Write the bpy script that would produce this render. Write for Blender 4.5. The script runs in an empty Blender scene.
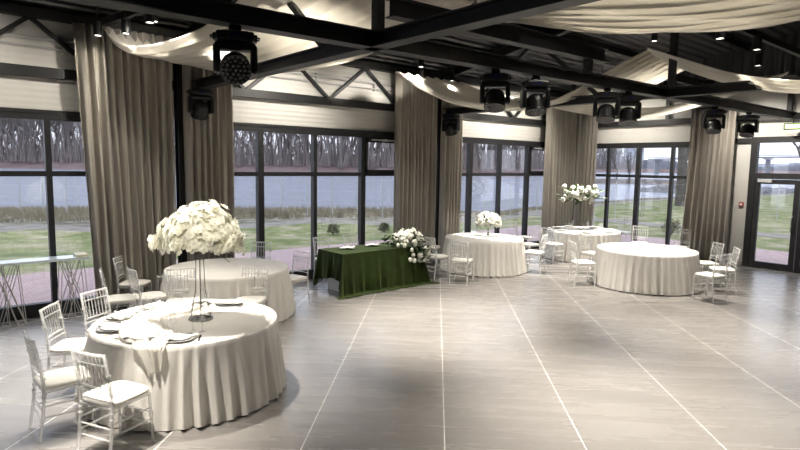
import bpy, bmesh, math, random
from mathutils import Vector, Matrix, Euler
R = random.Random(7)
PI = math.pi
scene = bpy.context.scene
COL = scene.collection

# ------------------------------------------------------------------ camera
# Room frame: corner of the two glass walls at the origin, wall A along y=0 (x<0), wall B along x=0 (y<0).
F = 566.0; H = 2.4
def norm(v): return Vector(v).normalized()
D_ = F * F / 60.0
UPc = -norm((-D_ * 0.0157, D_, F))                     # world up in camera comps (right, down, fwd)
hy = 225 - ((437 - 400) * UPc[0] + F * UPc[2]) / UPc[1]
FY = norm((37, hy - 225, F)); FX = FY.cross(UPc).normalized()
ANG = math.atan2(0.70005, 0.71409)
EX = FX * math.cos(ANG) + FY * math.sin(ANG)
EY = -FX * math.sin(ANG) + FY * math.cos(ANG)
CAM = Vector((-15.846, -10.05, H))
M3 = Matrix(((EX[0], -EX[1], -EX[2]), (EY[0], -EY[1], -EY[2]), (UPc[0], -UPc[1], -UPc[2])))
cd = bpy.data.cameras.new('camera'); cam = bpy.data.objects.new('camera', cd); COL.objects.link(cam)
cam.matrix_world = Matrix.Translation(CAM) @ M3.to_4x4()
cd.sensor_width = 36; cd.lens = 36 * F / 800.0; cd.clip_end = 2000; cd.clip_start = 0.05
scene.camera = cam
def at(px, py, z=0.0):
    d = Vector((px - 400, py - 225, F))
    w = Vector((EX.dot(d), EY.dot(d), UPc.dot(d)))
    t = (z - H) / w.z
    return CAM + w * t
def rad(px, py, dist, z=None):                          # a point at a horizontal distance along the ray
    d = Vector((px - 400, py - 225, F))
    w = Vector((EX.dot(d), EY.dot(d), UPc.dot(d)))
    w *= dist / math.hypot(w.x, w.y)
    p = CAM + w
    if z is not None: p.z = z
    return p

# ------------------------------------------------------------------ world + exposure
wd = bpy.data.worlds.new('sky'); scene.world = wd; wd.use_nodes = True
nt = wd.node_tree; bg = nt.nodes['Background']
tc = nt.nodes.new('ShaderNodeTexCoord'); sp = nt.nodes.new('ShaderNodeSeparateXYZ'); cr = nt.nodes.new('ShaderNodeValToRGB')
nt.links.new(tc.outputs['Generated'], sp.inputs[0]); nt.links.new(sp.outputs['Z'], cr.inputs[0]); nt.links.new(cr.outputs[0], bg.inputs[0])
cr.color_ramp.elements[0].position = 0.0; cr.color_ramp.elements[0].color = (0.74, 0.78, 0.89, 1)
cr.color_ramp.elements[1].position = 0.6; cr.color_ramp.elements[1].color = (0.66, 0.73, 0.90, 1)
bg.inputs[1].default_value = 1.15
vs = scene.view_settings; vs.view_transform = 'Standard'; vs.look = 'None'; vs.gamma = 1; vs.use_curve_mapping = False
vs.exposure = 0.95
scene.cycles.max_bounces = 8; scene.cycles.transparent_max_bounces = 24
scene.cycles.sample_clamp_indirect = 4.0
LAMP_COL = (1.0, 0.93, 0.82); LAMP_W = 680.0

# ------------------------------------------------------------------ materials
MATS = {}
def mat(name, col, rough=0.6, metal=0.0, noise=0.0, nscale=8.0, bump=0.0, bscale=60.0, spec=0.5, alpha_mix=0.0, transl=0.0, stretch=None, sheen=0):
    if name in MATS: return MATS[name]
    m = bpy.data.materials.new(name); m.use_nodes = True; n = m.node_tree.nodes; l = m.node_tree.links
    b = n['Principled BSDF']; out = n['Material Output']
    b.inputs['Base Color'].default_value = (*col, 1); b.inputs['Roughness'].default_value = rough
    b.inputs['Metallic'].default_value = metal; b.inputs['Specular IOR Level'].default_value = spec
    if sheen: b.inputs['Sheen Weight'].default_value = sheen; b.inputs['Sheen Roughness'].default_value = 0.35
    t = n.new('ShaderNodeTexCoord'); mp = n.new('ShaderNodeMapping'); l.new(t.outputs['Object'], mp.inputs[0])
    if stretch: mp.inputs['Scale'].default_value = stretch
    if noise:
        x = n.new('ShaderNodeTexNoise'); x.inputs['Scale'].default_value = nscale; x.inputs['Detail'].default_value = 6
        l.new(mp.outputs[0], x.inputs[0]); r = n.new('ShaderNodeValToRGB'); l.new(x.outputs['Fac'], r.inputs[0])
        r.color_ramp.elements[0].position = .3; r.color_ramp.elements[1].position = .7
        r.color_ramp.elements[0].color = (*[c * (1 - noise) for c in col], 1)
        r.color_ramp.elements[1].color = (*[min(1, c * (1 + noise)) for c in col], 1)
        l.new(r.outputs[0], b.inputs['Base Color'])
    if bump:
        x = n.new('ShaderNodeTexNoise'); x.inputs['Scale'].default_value = bscale; x.inputs['Detail'].default_value = 3
        l.new(mp.outputs[0], x.inputs[0]); u = n.new('ShaderNodeBump'); u.inputs['Strength'].default_value = bump
        u.inputs['Distance'].default_value = 0.02
        l.new(x.outputs['Fac'], u.inputs['Height']); l.new(u.outputs[0], b.inputs['Normal'])
    last = b.outputs[0]
    if transl:
        ts = n.new('ShaderNodeBsdfTranslucent'); ts.inputs[0].default_value = (*col, 1)
        mx = n.new('ShaderNodeMixShader'); mx.inputs[0].default_value = transl
        l.new(last, mx.inputs[1]); l.new(ts.outputs[0], mx.inputs[2]); last = mx.outputs[0]
    if alpha_mix:
        ts = n.new('ShaderNodeBsdfTransparent'); mx = n.new('ShaderNodeMixShader'); mx.inputs[0].default_value = alpha_mix
        l.new(last, mx.inputs[1]); l.new(ts.outputs[0], mx.inputs[2]); last = mx.outputs[0]
    l.new(last, out.inputs[0])
    MATS[name] = m; return m

def mat_emit(name, col, st):
    m = bpy.data.materials.new(name); m.use_nodes = True; n = m.node_tree.nodes
    b = n['Principled BSDF']; b.inputs['Base Color'].default_value = (*col, 1)
    b.inputs['Emission Color'].default_value = (*col, 1); b.inputs['Emission Strength'].default_value = st
    return m

def mat_glass(name, tint=(0.98, 0.985, 0.985)):
    m = bpy.data.materials.new(name); m.use_nodes = True; n = m.node_tree.nodes; l = m.node_tree.links
    n.remove(n['Principled BSDF']); out = n['Material Output']
    tr = n.new('ShaderNodeBsdfTransparent'); tr.inputs[0].default_value = (*tint, 1)
    gl = n.new('ShaderNodeBsdfGlossy'); gl.inputs['Roughness'].default_value = 0.0
    lw = n.new('ShaderNodeLayerWeight'); lw.inputs[0].default_value = 0.5
    pw = n.new('ShaderNodeMath'); pw.operation = 'POWER'; pw.inputs[1].default_value = 4.0
    ml = n.new('ShaderNodeMath'); ml.operation = 'MULTIPLY_ADD'; ml.inputs[1].default_value = 0.9; ml.inputs[2].default_value = 0.08
    l.new(lw.outputs['Facing'], pw.inputs[0]); l.new(pw.outputs[0], ml.inputs[0])
    mx = n.new('ShaderNodeMixShader'); l.new(ml.outputs[0], mx.inputs[0]); l.new(tr.outputs[0], mx.inputs[1]); l.new(gl.outputs[0], mx.inputs[2])
    l.new(mx.outputs[0], out.inputs[0]); return m

def mat_floor():
    m = bpy.data.materials.new('floor_tile'); m.use_nodes = True; n = m.node_tree.nodes; l = m.node_tree.links
    b = n['Principled BSDF']; g = n.new('ShaderNodeNewGeometry')
    vr = n.new('ShaderNodeVectorRotate'); vr.rotation_type = 'Z_AXIS'; vr.inputs['Angle'].default_value = ANG
    l.new(g.outputs['Position'], vr.inputs['Vector'])
    sx = n.new('ShaderNodeSeparateXYZ'); l.new(vr.outputs[0], sx.inputs[0])
    def line(sock, off, half, soft):
        a = n.new('ShaderNodeMath'); a.operation = 'ADD'; a.inputs[1].default_value = off; l.new(sock, a.inputs[0])
        d = n.new('ShaderNodeMath'); d.operation = 'DIVIDE'; d.inputs[1].default_value = 1.213; l.new(a.outputs[0], d.inputs[0])
        f = n.new('ShaderNodeMath'); f.operation = 'FRACT'; l.new(d.outputs[0], f.inputs[0])
        s = n.new('ShaderNodeMath'); s.operation = 'SUBTRACT'; s.inputs[1].default_value = .5; l.new(f.outputs[0], s.inputs[0])
        ab = n.new('ShaderNodeMath'); ab.operation = 'ABSOLUTE'; l.new(s.outputs[0], ab.inputs[0])
        mr = n.new('ShaderNodeMapRange'); mr.inputs['From Min'].default_value = .5 - half - soft; mr.inputs['From Max'].default_value = .5 - half
        l.new(ab.outputs[0], mr.inputs['Value']); return mr.outputs[0]
    # rotated coords: camera-plan X = rotx(CAM) offset; lines at X = .12 + k*1.213 measured from the camera
    c0 = Matrix.Rotation(ANG, 3, 'Z') @ CAM
    lx = line(sx.outputs['X'], -(c0.x + .12) + 1.213 * 40, .0027, .0018)
    ly = line(sx.outputs['Y'], -(c0.y + 5.0) + 1.213 * 40, .0012, .002)
    mp = n.new('ShaderNodeMapping'); mp.inputs['Scale'].default_value = (.35, 3.5, 1); l.new(vr.outputs[0], mp.inputs[0])
    nz = n.new('ShaderNodeTexNoise'); nz.inputs['Scale'].default_value = 1.6; nz.inputs['Detail'].default_value = 7; l.new(mp.outputs[0], nz.inputs[0])
    cr = n.new('ShaderNodeValToRGB'); l.new(nz.outputs['Fac'], cr.inputs[0])
    cr.color_ramp.elements[0].position = .3; cr.color_ramp.elements[1].position = .7
    cr.color_ramp.elements[0].color = (.185, .174, .166, 1); cr.color_ramp.elements[1].color = (.225, .213, .203, 1)
    m1 = n.new('ShaderNodeMixRGB'); m1.inputs[2].default_value = (.16, .15, .14, 1); l.new(ly, m1.inputs[0]); l.new(cr.outputs[0], m1.inputs[1])
    m2 = n.new('ShaderNodeMixRGB'); m2.inputs[2].default_value = (.72, .70, .67, 1); l.new(lx, m2.inputs[0]); l.new(m1.outputs[0], m2.inputs[1])
    l.new(m2.outputs[0], b.inputs['Base Color'])
    mr = n.new('ShaderNodeMapRange'); mr.inputs['To Min'].default_value = .20; mr.inputs['To Max'].default_value = .34
    l.new(nz.outputs['Fac'], mr.inputs['Value']); l.new(mr.outputs[0], b.inputs['Roughness'])
    bp = n.new('ShaderNodeBump'); bp.inputs['Strength'].default_value = .06; bp.inputs['Distance'].default_value = .01
    l.new(nz.outputs['Fac'], bp.inputs['Height']); l.new(bp.outputs[0], b.inputs['Normal'])
    b.inputs['Specular IOR Level'].default_value = .6
    return m

def mat_lined(name, col, period, depth, axis='Z', rough=.6, metal=0.):
    """sheet metal with ribs running across `axis`"""
    m = bpy.data.materials.new(name); m.use_nodes = True; n = m.node_tree.nodes; l = m.node_tree.links
    b = n['Principled BSDF']; b.inputs['Base Color'].default_value = (*col, 1); b.inputs['Roughness'].default_value = rough; b.inputs['Metallic'].default_value = metal
    g = n.new('ShaderNodeNewGeometry'); s = n.new('ShaderNodeSeparateXYZ'); l.new(g.outputs['Position'], s.inputs[0])
    d = n.new('ShaderNodeMath'); d.operation = 'MULTIPLY'; d.inputs[1].default_value = 2 * PI / period; l.new(s.outputs[axis], d.inputs[0])
    si = n.new('ShaderNodeMath'); si.operation = 'SINE'; l.new(d.outputs[0], si.inputs[0])
    bp = n.new('ShaderNodeBump'); bp.inputs['Strength'].default_value = .6; bp.inputs['Distance'].default_value = depth
    l.new(si.outputs[0], bp.inputs['Height']); l.new(bp.outputs[0], b.inputs['Normal'])
    return m

def mat_ground(name, stops, scale=1.2, rough=.9, bump=.4):
    m = bpy.data.materials.new(name); m.use_nodes = True; n = m.node_tree.nodes; l = m.node_tree.links
    b = n['Principled BSDF']; b.inputs['Roughness'].default_value = rough; b.inputs['Specular IOR Level'].default_value = .2
    g = n.new('ShaderNodeNewGeometry'); x = n.new('ShaderNodeTexNoise'); x.inputs['Scale'].default_value = scale; x.inputs['Detail'].default_value = 10
    x.inputs['Roughness'].default_value = .7
    l.new(g.outputs['Position'], x.inputs[0]); r = n.new('ShaderNodeValToRGB'); l.new(x.outputs['Fac'], r.inputs[0])
    while len(r.color_ramp.elements) < len(stops): r.color_ramp.elements.new(.5)
    for e, (p, c) in zip(r.color_ramp.elements, stops): e.position = p; e.color = (*c, 1)
    l.new(r.outputs[0], b.inputs['Base Color'])
    u = n.new('ShaderNodeBump'); u.inputs['Strength'].default_value = bump; u.inputs['Distance'].default_value = .1
    l.new(x.outputs['Fac'], u.inputs['Height']); l.new(u.outputs[0], b.inputs['Normal'])
    return m

def mat_pavers():
    m = bpy.data.materials.new('brick_pavers'); m.use_nodes = True; n = m.node_tree.nodes; l = m.node_tree.links
    b = n['Principled BSDF']; g = n.new('ShaderNodeNewGeometry'); br = n.new('ShaderNodeTexBrick'); l.new(g.outputs['Position'], br.inputs[0])
    br.inputs['Scale'].default_value = 4; br.inputs['Color1'].default_value = (.50, .34, .33, 1); br.inputs['Color2'].default_value = (.58, .43, .42, 1)
    br.inputs['Mortar'].default_value = (.22, .18, .18, 1); br.inputs['Mortar Size'].default_value = .02
    l.new(br.outputs['Color'], b.inputs['Base Color']); b.inputs['Roughness'].default_value = .8
    return m

def mat_water():
    m = bpy.data.materials.new('river_water'); m.use_nodes = True; n = m.node_tree.nodes; l = m.node_tree.links
    b = n['Principled BSDF']; b.inputs['Base Color'].default_value = (.36, .38, .45, 1); b.inputs['Roughness'].default_value = .2
    b.inputs['Specular IOR Level'].default_value = 1.0; b.inputs['IOR'].default_value = 1.5
    g = n.new('ShaderNodeNewGeometry'); vr = n.new('ShaderNodeVectorRotate'); vr.rotation_type = 'Z_AXIS'; vr.inputs['Angle'].default_value = ANG
    l.new(g.outputs['Position'], vr.inputs['Vector'])
    mp = n.new('ShaderNodeMapping'); mp.inputs['Scale'].default_value = (.25, .8, 1); l.new(vr.outputs[0], mp.inputs[0])
    x = n.new('ShaderNodeTexNoise'); x.inputs['Scale'].default_value = .7; x.inputs['Detail'].default_value = 8; x.inputs['Roughness'].default_value = .65
    l.new(mp.outputs[0], x.inputs[0]); u = n.new('ShaderNodeBump'); u.inputs['Strength'].default_value = 1.0; u.inputs['Distance'].default_value = 2.6
    l.new(x.outputs['Fac'], u.inputs['Height']); l.new(u.outputs[0], b.inputs['Normal'])
    return m

BLACK = mat('black_steel', (.007, .007, .008), .5, noise=.3, nscale=5)
FRAME = mat('black_window_frame', (.014, .014, .016), .5, noise=.2)
WHITEWALL = mat('white_plaster', (.66, .645, .61), .7, noise=.03, nscale=3)
PANEL = mat_lined('white_sandwich_panel', (.60, .585, .55), .09, .004, 'Z')
DECK = mat_lined('dark_corrugated_deck', (.085, .085, .088), .22, .12, 'Y', .35, .5)
FLOOR = mat_floor()
GLASS = mat_glass('window_glass')
CURT = mat('taupe_curtain_fabric', (.345, .318, .280), .85, noise=.06, nscale=2.5, bump=.12, bscale=220, spec=.2, sheen=.2)
CLOTH = mat('ivory_tablecloth', (.76, .735, .69), .75, noise=.02, nscale=6, bump=.12, bscale=35, spec=.25)
CHIFFON = mat('ivory_chiffon', (.84, .82, .77), .7, bump=.3, bscale=18, spec=.2, alpha_mix=.3, transl=.3)
SHEER = mat('sheer_ceiling_voile', (.84, .81, .74), .7, noise=.03, nscale=1.5, alpha_mix=.06, transl=.5, spec=.2)
GREEN = mat('green_velvet', (.022, .036, .007), .8, noise=.35, nscale=3.5, bump=.5, bscale=9, spec=.15, sheen=.5)
if True:
    _g = GREEN.node_tree.nodes['Principled BSDF']; _g.inputs['Sheen Tint'].default_value = (.5, .62, .25, 1)
ACRYL = mat('clear_acrylic', (.90, .90, .89), .12, spec=.9, alpha_mix=.60, noise=.03)
CUSH = mat('white_cushion_fabric', (.80, .78, .73), .7, bump=.1, bscale=40)
PLATE = mat('grey_glazed_plate', (.50, .50, .50), .2, noise=.05)
WHITEPL = mat('white_porcelain', (.8, .79, .76), .25, noise=.02)
NAPK = mat('white_napkin_fabric', (.82, .80, .76), .8, bump=.3, bscale=30)
STEEL = mat('polished_cutlery', (.35, .35, .36), .2, metal=1, noise=.05)
GLASSW = mat('wine_glass', (.85, .87, .88), .05, spec=.9, alpha_mix=.86, noise=.02)
CHROME = mat('brushed_chrome', (.32, .32, .31), .25, metal=1, noise=.05)
WIRE = mat('champagne_wire', (.42, .40, .36), .35, metal=.7, noise=.05)
MIRROR = mat('pale_glass_top', (.62, .72, .76), .08, spec=.9, noise=.02)
BLOOM = mat('cream_petals', (.97, .96, .87), .7, noise=.03, nscale=9, transl=.45)
BLOOM2 = mat('ivory_rose_petals', (.90, .89, .80), .7, noise=.06, nscale=12, transl=.15)
LEAF = mat('dark_green_leaf', (.07, .11, .045), .6, noise=.4, nscale=14)
PLASTIC = mat('black_plastic', (.006, .006, .007), .38, noise=.2, spec=.35)
LENS = mat('lens_glass', (.10, .10, .11), .08, spec=1.0, noise=.1)
LENSRIM = mat('lens_ring', (.035, .035, .037), .3, noise=.1)
RED = mat('red_plastic', (.45, .03, .02), .4, noise=.05)
GREYP = mat('light_grey_plastic', (.45, .45, .44), .4, noise=.05)
LAMPG = mat_emit('lit_lamp', (1, .95, .86), 6.0)
EXITM = mat_emit('exit_sign_lit', (.55, .75, .25), 1.1)
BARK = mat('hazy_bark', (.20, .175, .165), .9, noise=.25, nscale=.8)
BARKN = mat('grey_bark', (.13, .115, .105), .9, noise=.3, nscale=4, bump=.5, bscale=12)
TWIG = mat('winter_thicket', (.25, .21, .20), .95, noise=.3, nscale=.3)
DRYGR = mat('dry_reeds', (.30, .26, .18), .95, noise=.35, nscale=.9)
CONC = mat('weathered_concrete', (.33, .33, .35), .85, noise=.15, nscale=.3)

# ------------------------------------------------------------------ mesh helpers
def link(name, bm, m, parent=None, smooth=False, loc=None, rz=0):
    me = bpy.data.meshes.new(name); bmesh.ops.recalc_face_normals(bm, faces=bm.faces[:]); bm.to_mesh(me); bm.free()
    if smooth:
        for p in me.polygons: p.use_smooth = True
    for mm in (m if isinstance(m, (list, tuple)) else [m]): me.materials.append(mm)
    o = bpy.data.objects.new(name, me); COL.objects.link(o)
    if parent is not None: o.parent = parent
    if loc is not None: o.location = loc
    if rz: o.rotation_euler = (0, 0, rz)
    return o
def tag(o, label=None, cat=None, group=None, kind=None):
    if label: o['label'] = label
    if cat: o['category'] = cat
    if group: o['group'] = group
    if kind: o['kind'] = kind
    return o
def thing(name, label, cat, loc=(0, 0, 0), rz=0, group=None):
    o = bpy.data.objects.new(name, None); COL.objects.link(o); o.empty_display_size = .1
    o.location = loc; o.rotation_euler = (0, 0, rz); return tag(o, label, cat, group)
def struct(name, bm, m, label, cat, **k):
    o = link(name, bm, m, **k); return tag(o, label, cat, kind='structure')
def dup(root, loc=None, rz=None, label=None, group=None, parent=None):
    c = root.copy(); COL.objects.link(c)
    if parent is not None: c.parent = parent
    if loc is not None: c.location = loc
    if rz is not None: c.rotation_euler = (0, 0, rz)
    if label: c['label'] = label
    if group: c['group'] = group
    for ch in KIDS(root): dup(ch, parent=c)
    return c
def KIDS(o): return [x for x in COL.objects if x.parent is o] if o not in _kc else _kc[o]
_kc = {}
def NB(): return bmesh.new()
def box(bm, c, s, M=None, bev=0.0):
    t = Matrix.Translation(c) @ Matrix.Diagonal((s[0], s[1], s[2], 1))
    if M is not None: t = M @ t
    r = bmesh.ops.create_cube(bm, size=1, matrix=t)
    if bev:
        es = list({e for v in r['verts'] for e in v.link_edges})
        bmesh.ops.bevel(bm, geom=es, offset=bev, segments=2, affect='EDGES', profile=.5)
def box2(bm, a, b): box(bm, [(a[i] + b[i]) / 2 for i in range(3)], [abs(b[i] - a[i]) for i in range(3)])
def bar(bm, p0, p1, w, h=None, up=(0, 0, 1)):
    """rectangular bar from p0 to p1; w sideways, h along up"""
    p0 = Vector(p0); p1 = Vector(p1); d = p1 - p0; L = d.length; h = h or w
    z = d.normalized(); u = Vector(up)
    if abs(z.dot(u)) > .98: u = Vector((1, 0, 0))
    x = u.cross(z).normalized(); y = z.cross(x)
    m = Matrix((x, y, z)).transposed().to_4x4(); m.translation = (p0 + p1) / 2
    bmesh.ops.create_cube(bm, size=1, matrix=m @ Matrix.Diagonal((w, h, L, 1)))
def tube(bm, pts, r, seg=8, cap=True):
    pts = [Vector(p) for p in pts]; n = len(pts)
    rs = r if isinstance(r, (list, tuple)) else [r] * n
    rings = []; ref = Vector((0.13, .31, 1)).normalized()
    for i, p in enumerate(pts):
        d = (pts[min(i + 1, n - 1)] - pts[max(i - 1, 0)]).normalized()
        rf = ref if abs(d.dot(ref)) < .95 else Vector((1, 0, 0))
        x = d.cross(rf).normalized(); y = d.cross(x)
        rings.append([bm.verts.new(p + (x * math.cos(2 * PI * k / seg) + y * math.sin(2 * PI * k / seg)) * rs[i]) for k in range(seg)])
    for a, b in zip(rings, rings[1:]):
        for k in range(seg): bm.faces.new((a[k], a[(k + 1) % seg], b[(k + 1) % seg], b[k]))
    if cap: bm.faces.new(rings[0]); bm.faces.new(rings[-1])
def lathe(bm, prof, seg=24, M=None, caps=True):
    rings = []
    for (r, z) in prof:
        if r < 1e-5: v = bm.verts.new((M @ Vector((0, 0, z))) if M else (0, 0, z)); rings.append([v]); continue
        ring = []
        for k in range(seg):
            p = Vector((r * math.cos(2 * PI * k / seg), r * math.sin(2 * PI * k / seg), z))
            ring.append(bm.verts.new(M @ p if M else p))
        rings.append(ring)
    for a, b in zip(rings, rings[1:]):
        if len(a) == 1 and len(b) == 1: continue
        if len(a) == 1: [bm.faces.new((a[0], b[k], b[(k + 1) % seg])) for k in range(seg)]
        elif len(b) == 1: [bm.faces.new((a[k], a[(k + 1) % seg], b[0])) for k in range(seg)]
        else: [bm.faces.new((a[k], a[(k + 1) % seg], b[(k + 1) % seg], b[k])) for k in range(seg)]
    if caps:
        if len(rings[0]) > 1: bm.faces.new(rings[0])
        if len(rings[-1]) > 1: bm.faces.new(rings[-1])
def grid(bm, fn, nu, nv, closeu=False):
    vs_ = [[bm.verts.new(fn(i / (nu if closeu else nu), j / nv)) for j in range(nv + 1)] for i in range(nu if closeu else nu + 1)]
    m = len(vs_)
    for i in range(nu):
        a = vs_[i]; b = vs_[(i + 1) % m]
        for j in range(nv): bm.faces.new((a[j], b[j], b[j + 1], a[j + 1]))
def catmull(P, t):
    n = len(P) - 1; f = t * n; i = min(int(f), n - 1); f -= i
    p = [P[max(i - 1, 0)], P[i], P[i + 1], P[min(i + 2, n)]]
    return .5 * ((2 * p[1]) + (p[2] - p[0]) * f + (2 * p[0] - 5 * p[1] + 4 * p[2] - p[3]) * f * f + (3 * p[1] - p[0] - 3 * p[2] + p[3]) * f ** 3)
def solid(o, th):
    s = o.modifiers.new('thickness', 'SOLIDIFY'); s.thickness = th; s.offset = 0

# ------------------------------------------------------------------ room shell
XW, YW = -22.0, -15.5          # far ends of the hall (behind the camera)
bm = NB(); box2(bm, (XW - .2, YW - .2, -.2), (.1, .1, 0)); struct('floor', bm, FLOOR, 'grey large format stone tile floor with pale joints', 'floor')
ZH0, ZH1, ZB0, ZB1, ZE = 2.99, 3.14, 3.61, 3.76, 4.50
bm = NB()                                                                # wall A above windows
box2(bm, (XW, .04, ZH1), (.25, .16, ZE + .15))
struct('wall_left', bm, PANEL, 'white panel wall above the long row of windows', 'wall')
bm = NB()
box2(bm, (.04, -3.95, ZH1), (.16, 0, ZE + .2)); box2(bm, (.04, -5.02, 0), (.16, -3.85, ZE + .2)); box2(bm, (.04, -7.2, 3.2), (.16, -5.02, ZE + .2)); box2(bm, (.04, YW, 0), (.16, -7.2, ZE + .2))
struct('wall_right', bm, WHITEWALL, 'white end wall around the glass entrance doors', 'wall')
bm = NB()
v = [bm.verts.new(p) for p in ((.04, .16, ZE + .15), (.04, YW, ZE + .15), (.04, YW / 2, 6.0), (.16, .16, ZE + .15), (.16, YW, ZE + .15), (.16, YW / 2, 6.0))]
for f in ((0, 1, 2), (3, 4, 5), (0, 1, 4, 3), (1, 2, 5, 4), (2, 0, 3, 5)): bm.faces.new([v[i] for i in f])
struct('wall_gable', bm, DECK, 'dark metal gable above the white end wall', 'wall')
bm = NB(); box2(bm, (XW - .15, YW - .1, 0), (XW, .1, ZE + 1.6)); struct('wall_back', bm, WHITEWALL, 'white wall behind the camera', 'wall')
bm = NB(); box2(bm, (XW, YW - .12, 0), (.1, YW, ZE + .2)); struct('wall_side', bm, WHITEWALL, 'white side wall out of view', 'wall')
RIDGE = YW / 2
def roofz(y): return 4.62 + (6.0 - 4.62) * (1 - abs(y - RIDGE) / abs(RIDGE))
bm = NB()
for (ya, yb) in ((.3, RIDGE), (RIDGE, YW - .2)):
    za, zb = roofz(ya), roofz(yb)
    v = [bm.verts.new(p) for p in ((XW - .2, ya, za), (.3, ya, za), (.3, yb, zb), (XW - .2, yb, zb), (XW - .2, ya, za + .1), (.3, ya, za + .1), (.3, yb, zb + .1), (XW - .2, yb, zb + .1))]
    for f in ((0, 1, 2, 3), (4, 5, 6, 7), (0, 1, 5, 4), (1, 2, 6, 5), (2, 3, 7, 6), (3, 0, 4, 7)): bm.faces.new([v[i] for i in f])
struct('ceiling', bm, DECK, 'dark corrugated metal roof deck over black steelwork', 'ceiling')

# ------------------------------------------------------------------ steelwork
tn = [0]
def trim(bm, label, cat='steel beam', m=BLACK, **k):
    tn[0] += 1; return struct('trim_%d' % tn[0], bm, m, label, cat, **k)
def ibeam(bm, p0, p1, w, h, tf=.014, tw=.012):
    p0 = Vector(p0); p1 = Vector(p1); u = Vector((0, 0, 1))
    bar(bm, p0 + u * (tf / 2), p1 + u * (tf / 2), w, tf); bar(bm, p0 + u * (h - tf / 2), p1 + u * (h - tf / 2), w, tf)
    bar(bm, p0 + u * h / 2, p1 + u * h / 2, tw, h - 2 * tf)
def rhs(bm, p0, p1, w, h):
    u = Vector((0, 0, h / 2)); bar(bm, Vector(p0) + u, Vector(p1) + u, w, h)
COLX = [-18.4, -12.28, -6.1, -.12]
for i, x in enumerate(COLX):
    bm = NB(); y = -.12
    ibx = lambda a, b: box2(bm, a, b)
    ibx((x - .08, y - .09, 0), (x + .08, y - .075, 4.5)); ibx((x - .08, y + .075, 0), (x + .08, y + .09, 4.5)); ibx((x - .006, y - .075, 0), (x + .006, y + .075, 4.5))
    ibx((x - .11, y - .12, 0), (x + .11, y + .12, .015))
    trim(bm, 'black steel column in the long window wall, number %s from the room corner' % ['four', 'three', 'two', 'one'][i], 'column')
for i, y in enumerate([-5.45 - .1]):
    pass
# perimeter bottom and top chords on wall A, with W webs bay by bay
bm = NB(); rhs(bm, (XW, -.04, ZB0), (0, -.04, ZB0), .12, ZB1 - ZB0); trim(bm, 'black lower chord of the wall truss above the long window row')
bm = NB(); rhs(bm, (XW, -.06, ZE - .04), (0, -.06, ZE - .04), .14, .13); trim(bm, 'black upper chord of the wall truss under the eave')
for i in range(3):
    bm = NB(); c = (COLX[i] + COLX[i + 1]) / 2; zt, zb = ZE - .03, ZB1 - .01
    for q in (-2.78, -.93, .93, 2.78):
        for e in (-1, 1):
            x1 = c + q + e * .90
            if COLX[i] + .1 < x1 < COLX[i + 1] - .1 or True:
                if abs(x1 - c) < 2.95 + .05: bar(bm, (c + q, -.04, zt), (x1, -.04, zb), .06, .06, up=(0, 1, 0))
    trim(bm, 'black zigzag truss webs over %s' % ['the leftmost window', 'the window behind the green table', 'the window behind the second white table'][i], 'truss webs')
for zz, r_ in ((4.06, .022), (4.18, .03)):
    bm = NB(); tube(bm, [(XW + .1, .005, zz), (-.3, .005, zz)], r_, 10)
    for k in range(14): box2(bm, (-20 + k * 1.5, -.03, zz - .05), (-19.97 + k * 1.5, .04, zz + .05))
    trim(bm, '%s grey service pipe along the wall behind the truss webs' % ('thinner lower' if zz < 4.1 else 'thicker upper'), 'pipe', m=GREYP, smooth=False)
# end wall B truss
bm = NB(); rhs(bm, (-.04, -.02, ZB0), (-.04, YW, ZB0), .12, .15); trim(bm, 'black lower chord of the end wall truss')
bm = NB(); rhs(bm, (-.06, -.02, ZE - .04), (-.06, YW, ZE - .04), .12, .13); trim(bm, 'black upper chord of the end wall truss')
for i, y in enumerate((-2.9, -5.75, -8.6)):
    bm = NB(); box2(bm, (-.10, y - .05, ZB1), (-.0, y + .05, ZE)); trim(bm, 'black truss post %s on the end wall' % ['over the right hand window', 'above the exit sign', 'beyond the entrance'][i], 'truss post')
# main chord parallel to the long wall
TY = -5.4
def TYf(x): return -5.16 - .049 * (x + 13.9)
bm = NB(); ibeam(bm, (XW, TYf(XW), 3.6), (-.1, TYf(-.1), 3.6), .18, .17); trim(bm, 'long black beam crossing the hall that carries the moving lights')
bm = NB(); ibeam(bm, (-11.9, TYf(-11.9), 3.96), (-7.9, TYf(-7.9), 3.96), .16, .2); trim(bm, 'black upper tie just above the long light carrying beam')
for x, y, z1 in ((-12.05, TYf(-12.05), 5.4), (-8.3, TYf(-8.3), 3.98), (-5.85, TYf(-5.85), 5.4)):
    bm = NB(); box2(bm, (x - .05, y - .05, 3.76), (x + .05, y + .05, roofz(y) - .18 if z1 > 4.2 else 3.99)); trim(bm, 'black vertical post over the beam %s' % {-12.05: 'crossing nearest the camera', -8.3: 'between two crossings', -5.85: 'crossing near the room end'}[x], 'truss post')
for i, x in enumerate((-18.3, -12.1, -6.1)):
    bm = NB(); ibeam(bm, (x, -.2, 3.6), (x, YW + .1, 3.6), .18, .15); trim(bm, 'black cross beam spanning from the %s column' % ['first left', 'curtained left', 'middle'][i])
    bm = NB()
    for (ya, yb) in ((-.2, RIDGE), (RIDGE, YW + .1)): ibeam(bm, (x, ya, roofz(ya) - .26), (x, yb, roofz(yb) - .26), .16, .22)
    trim(bm, 'black sloping roof rafter above the %s cross beam' % ['first left', 'curtained left', 'middle'][i])
    bm = NB()
    for (ya, yb) in ((-1.2, -2.9), (-4.3, -2.9)):
        bar(bm, (x, ya, 3.76 if ya != -2.9 else roofz(ya)), (x, yb, roofz(yb) - .2), .07, .07, up=(1, 0, 0))
    trim(bm, 'black inverted V web between cross beam and rafter at the %s column' % ['first left', 'curtained left', 'middle'][i], 'truss webs')
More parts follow.
